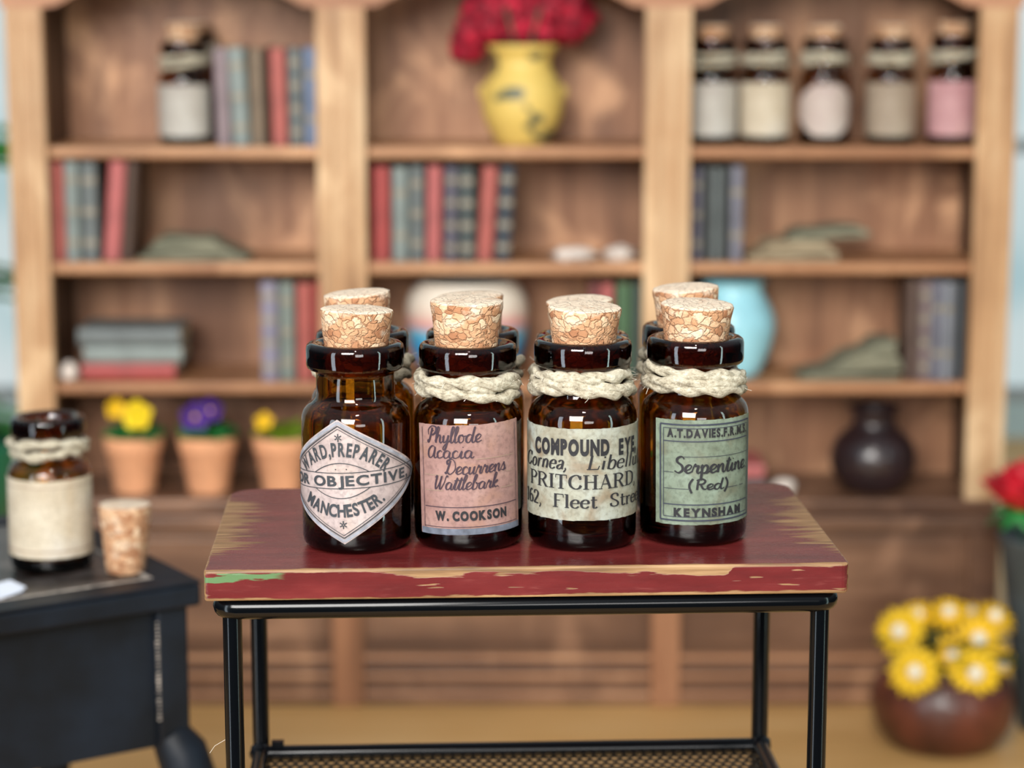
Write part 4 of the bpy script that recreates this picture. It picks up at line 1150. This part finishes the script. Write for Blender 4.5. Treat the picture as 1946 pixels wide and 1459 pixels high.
def daisy(u, v, r, dy, m='daisy', tilt=(0, -1, .4)):
    Y = dp.location.y + dy; q = at_y(u, v, Y); loc = q - dp.location
    d0 = Vector(tilt).normalized(); a1 = d0.cross(Vector((0, 0, 1))).normalized(); a2 = a1.cross(d0)
    mb = MB()
    for ring in (0, 1):
        for k in range(12):
            a = 2 * pi * (k + ring * .5) / 12; d = a1 * cos(a) + a2 * sin(a)
            mb.leaf(d0 * (.002 * ring), d + d0 * (.12 + .2 * ring), r * (1 - .12 * ring), r * .27, .16, d0, th=.001)
    o = mb.build('blossom', m, dp, True, loc=loc)
    MB().blob(tuple(d0 * r * .2), r * .3, 2, .05, 2, 8).build('flower_centre', 'pearl', o, True)
    MB().tube([loc * .35 + Vector((0, 0, .09)), loc * .8, loc - d0 * .004], .003, 6).build('stem', 'darkleaf', dp, True)
for a in ((1712, 1200, .052, -.03, 'daisy', (-.55, -1, .35)), (1738, 1275, .053, -.1, 'daisy', (-.1, -1, .15)), (1851, 1278, .055, -.1, 'daisy', (.05, -1, .15)), (1858, 1215, .05, -.05, 'gold', (.05, -1, .5)),
          (1803, 1168, .045, .02, 'gold', (-.1, -.6, 1)), (1888, 1176, .045, 0, 'gold', (.3, -.6, 1)), (1808, 1246, .045, -.06, 'gold', (0, -1, .3)), (1896, 1260, .045, -.03, 'gold', (.8, -1, .1)), (1745, 1172, .042, .04, 'gold', (-.3, -.5, .9)), (1845, 1170, .04, .06, 'gold', (0, -.4, 1))):
    daisy(*a)

# ------------------------------------------------------------------ zinc bucket and rose at the right
bx = thing('zinc_bucket', 'tall grey zinc bucket beside the bookcase holding the rose', 'bucket', (1.052, 4.262, 0))
MB().lathe(hollow([(.056, 0), (.06, .01), (.084, .2), (.107, .375), (.109, .379), (.111, .385), (.109, .39)], .004), 48).build('body', 'zinc', bx, True, angle=40)
MB().lathe([(.084, .2), (.088, .203), (.089, .209), (.086, .212), (.084, .2)], 48).build('hoop', 'zinc', bx, True)
q = at_y(1940, 920, 4.2)
rs = thing('rose', 'red rose with green leaves leaning from the zinc bucket', 'flower', (1.04, 4.262, .2))
def toL(v): return Vector(v) - rs.location
c = toL(q)
MB().tube([(0.03, .0, -.18), (.0, 0, .1), c * .8 + Vector((0, 0, .02)), c], .005, 8).build('stem', 'leaf', rs, True)
mb = MB()
for k in range(5):
    for j in range(3 + k):
        a = 2 * pi * j / (3 + k) + k * .9; rr = .004 + .009 * k
        d = Vector((cos(a), sin(a), 0))
        b0 = c + d * rr * .5 - Vector((0, 0, .045)); n0 = d
        mb.leaf(b0, Vector((d.x * (.15 + .16 * k), d.y * (.15 + .16 * k), 1)), (.062 - .003 * k) * 1.45, (.036 + .009 * k) * 1.4, -.25 + .12 * k, -d, th=.002)
mb.build('petals', 'rose', rs, True)
mb = MB()
for (dx, dy, dz, L, w) in ((-1, -.5, .1, .06, .035), (-.9, -.4, -.7, .055, .04), (.2, -1, -.5, .06, .04), (.8, -.5, -.2, .06, .04)): mb.leaf(c - Vector((0, 0, .045)), (dx, dy, dz), L, w, .2)
for (u, v) in ((1898, 985), (1925, 995)):
    b0 = toL(at_y(u + 30, v, 4.3)); mb.leaf(b0, (-1, -.3, .1), .06, .035, .2)
    mb.tube([Vector((.0, 0, .08)), b0], .002, 5)
MB.build(mb, 'leaves', 'leaf', rs, True)

# ------------------------------------------------------------------ room
structure(MB().box(-2.7, 2.7, 1.2, 7.2, -.05, 0).build('floor', 'floor'))
YW = 7.2
wb = MB()
wb.box(-6, 6, YW, YW + .1, 0, .12).box(-6, 6, YW, YW + .1, 2.6, 3.2).box(-6, -2.6, YW, YW + .1, .12, 2.6).box(2.6, 6, YW, YW + .1, .12, 2.6)
structure(wb.build('wall_back', 'wallp'))
structure(MB().box(-2.6, 2.6, YW + .05, YW + .06, .12, 2.6).build('window_1', 'daylit'))
wf = MB()
for x in (-2.6, -1.45, 0, 1.78, 2.55): wf.box(x, x + .05, YW - .005, YW + .04, .12, 2.6)
for z in (.12, .92, 1.8, 2.56): wf.box(-2.6, 2.6, YW, YW + .035, z, z + .045)
structure(wf.build('trim_1', 'wframe'))
# leafy plant far left behind the bookcase
pl = thing('houseplant', 'tall leafy green houseplant in green planter behind bookcase', 'potted plant', (-1.5, 5.9, 0))
MB().lathe(hollow(sm([(.12, 0), (.16, .04), (.19, .14), (.2, .24), (.19, .26)]), .01), 40).build('planter', 'greenpot', pl, True)
MB().lathe([(0, .2), (.17, .2), (.17, .21), (0, .22)], 24).build('soil', 'soil', pl, True)
MB().tube([(0, 0, .2), (.03, .0, .5), (.0, .02, .9), (.05, 0, 1.1)], .014, 8).build('stem', 'darkleaf', pl, True)
rnd = random.Random(12); mb = MB()
for k in range(60):
    z = rnd.choice((.28, .3, .62, .66, .98, 1.02)) + rnd.uniform(-.05, .05); a = rnd.uniform(0, 2 * pi)
    mb.leaf((.02, 0, z), (cos(a), sin(a), rnd.uniform(.0, .5)), rnd.uniform(.2, .34), rnd.uniform(.07, .11), .35, th=.002)
mb.build('leaves', 'bigleaf', pl, True)
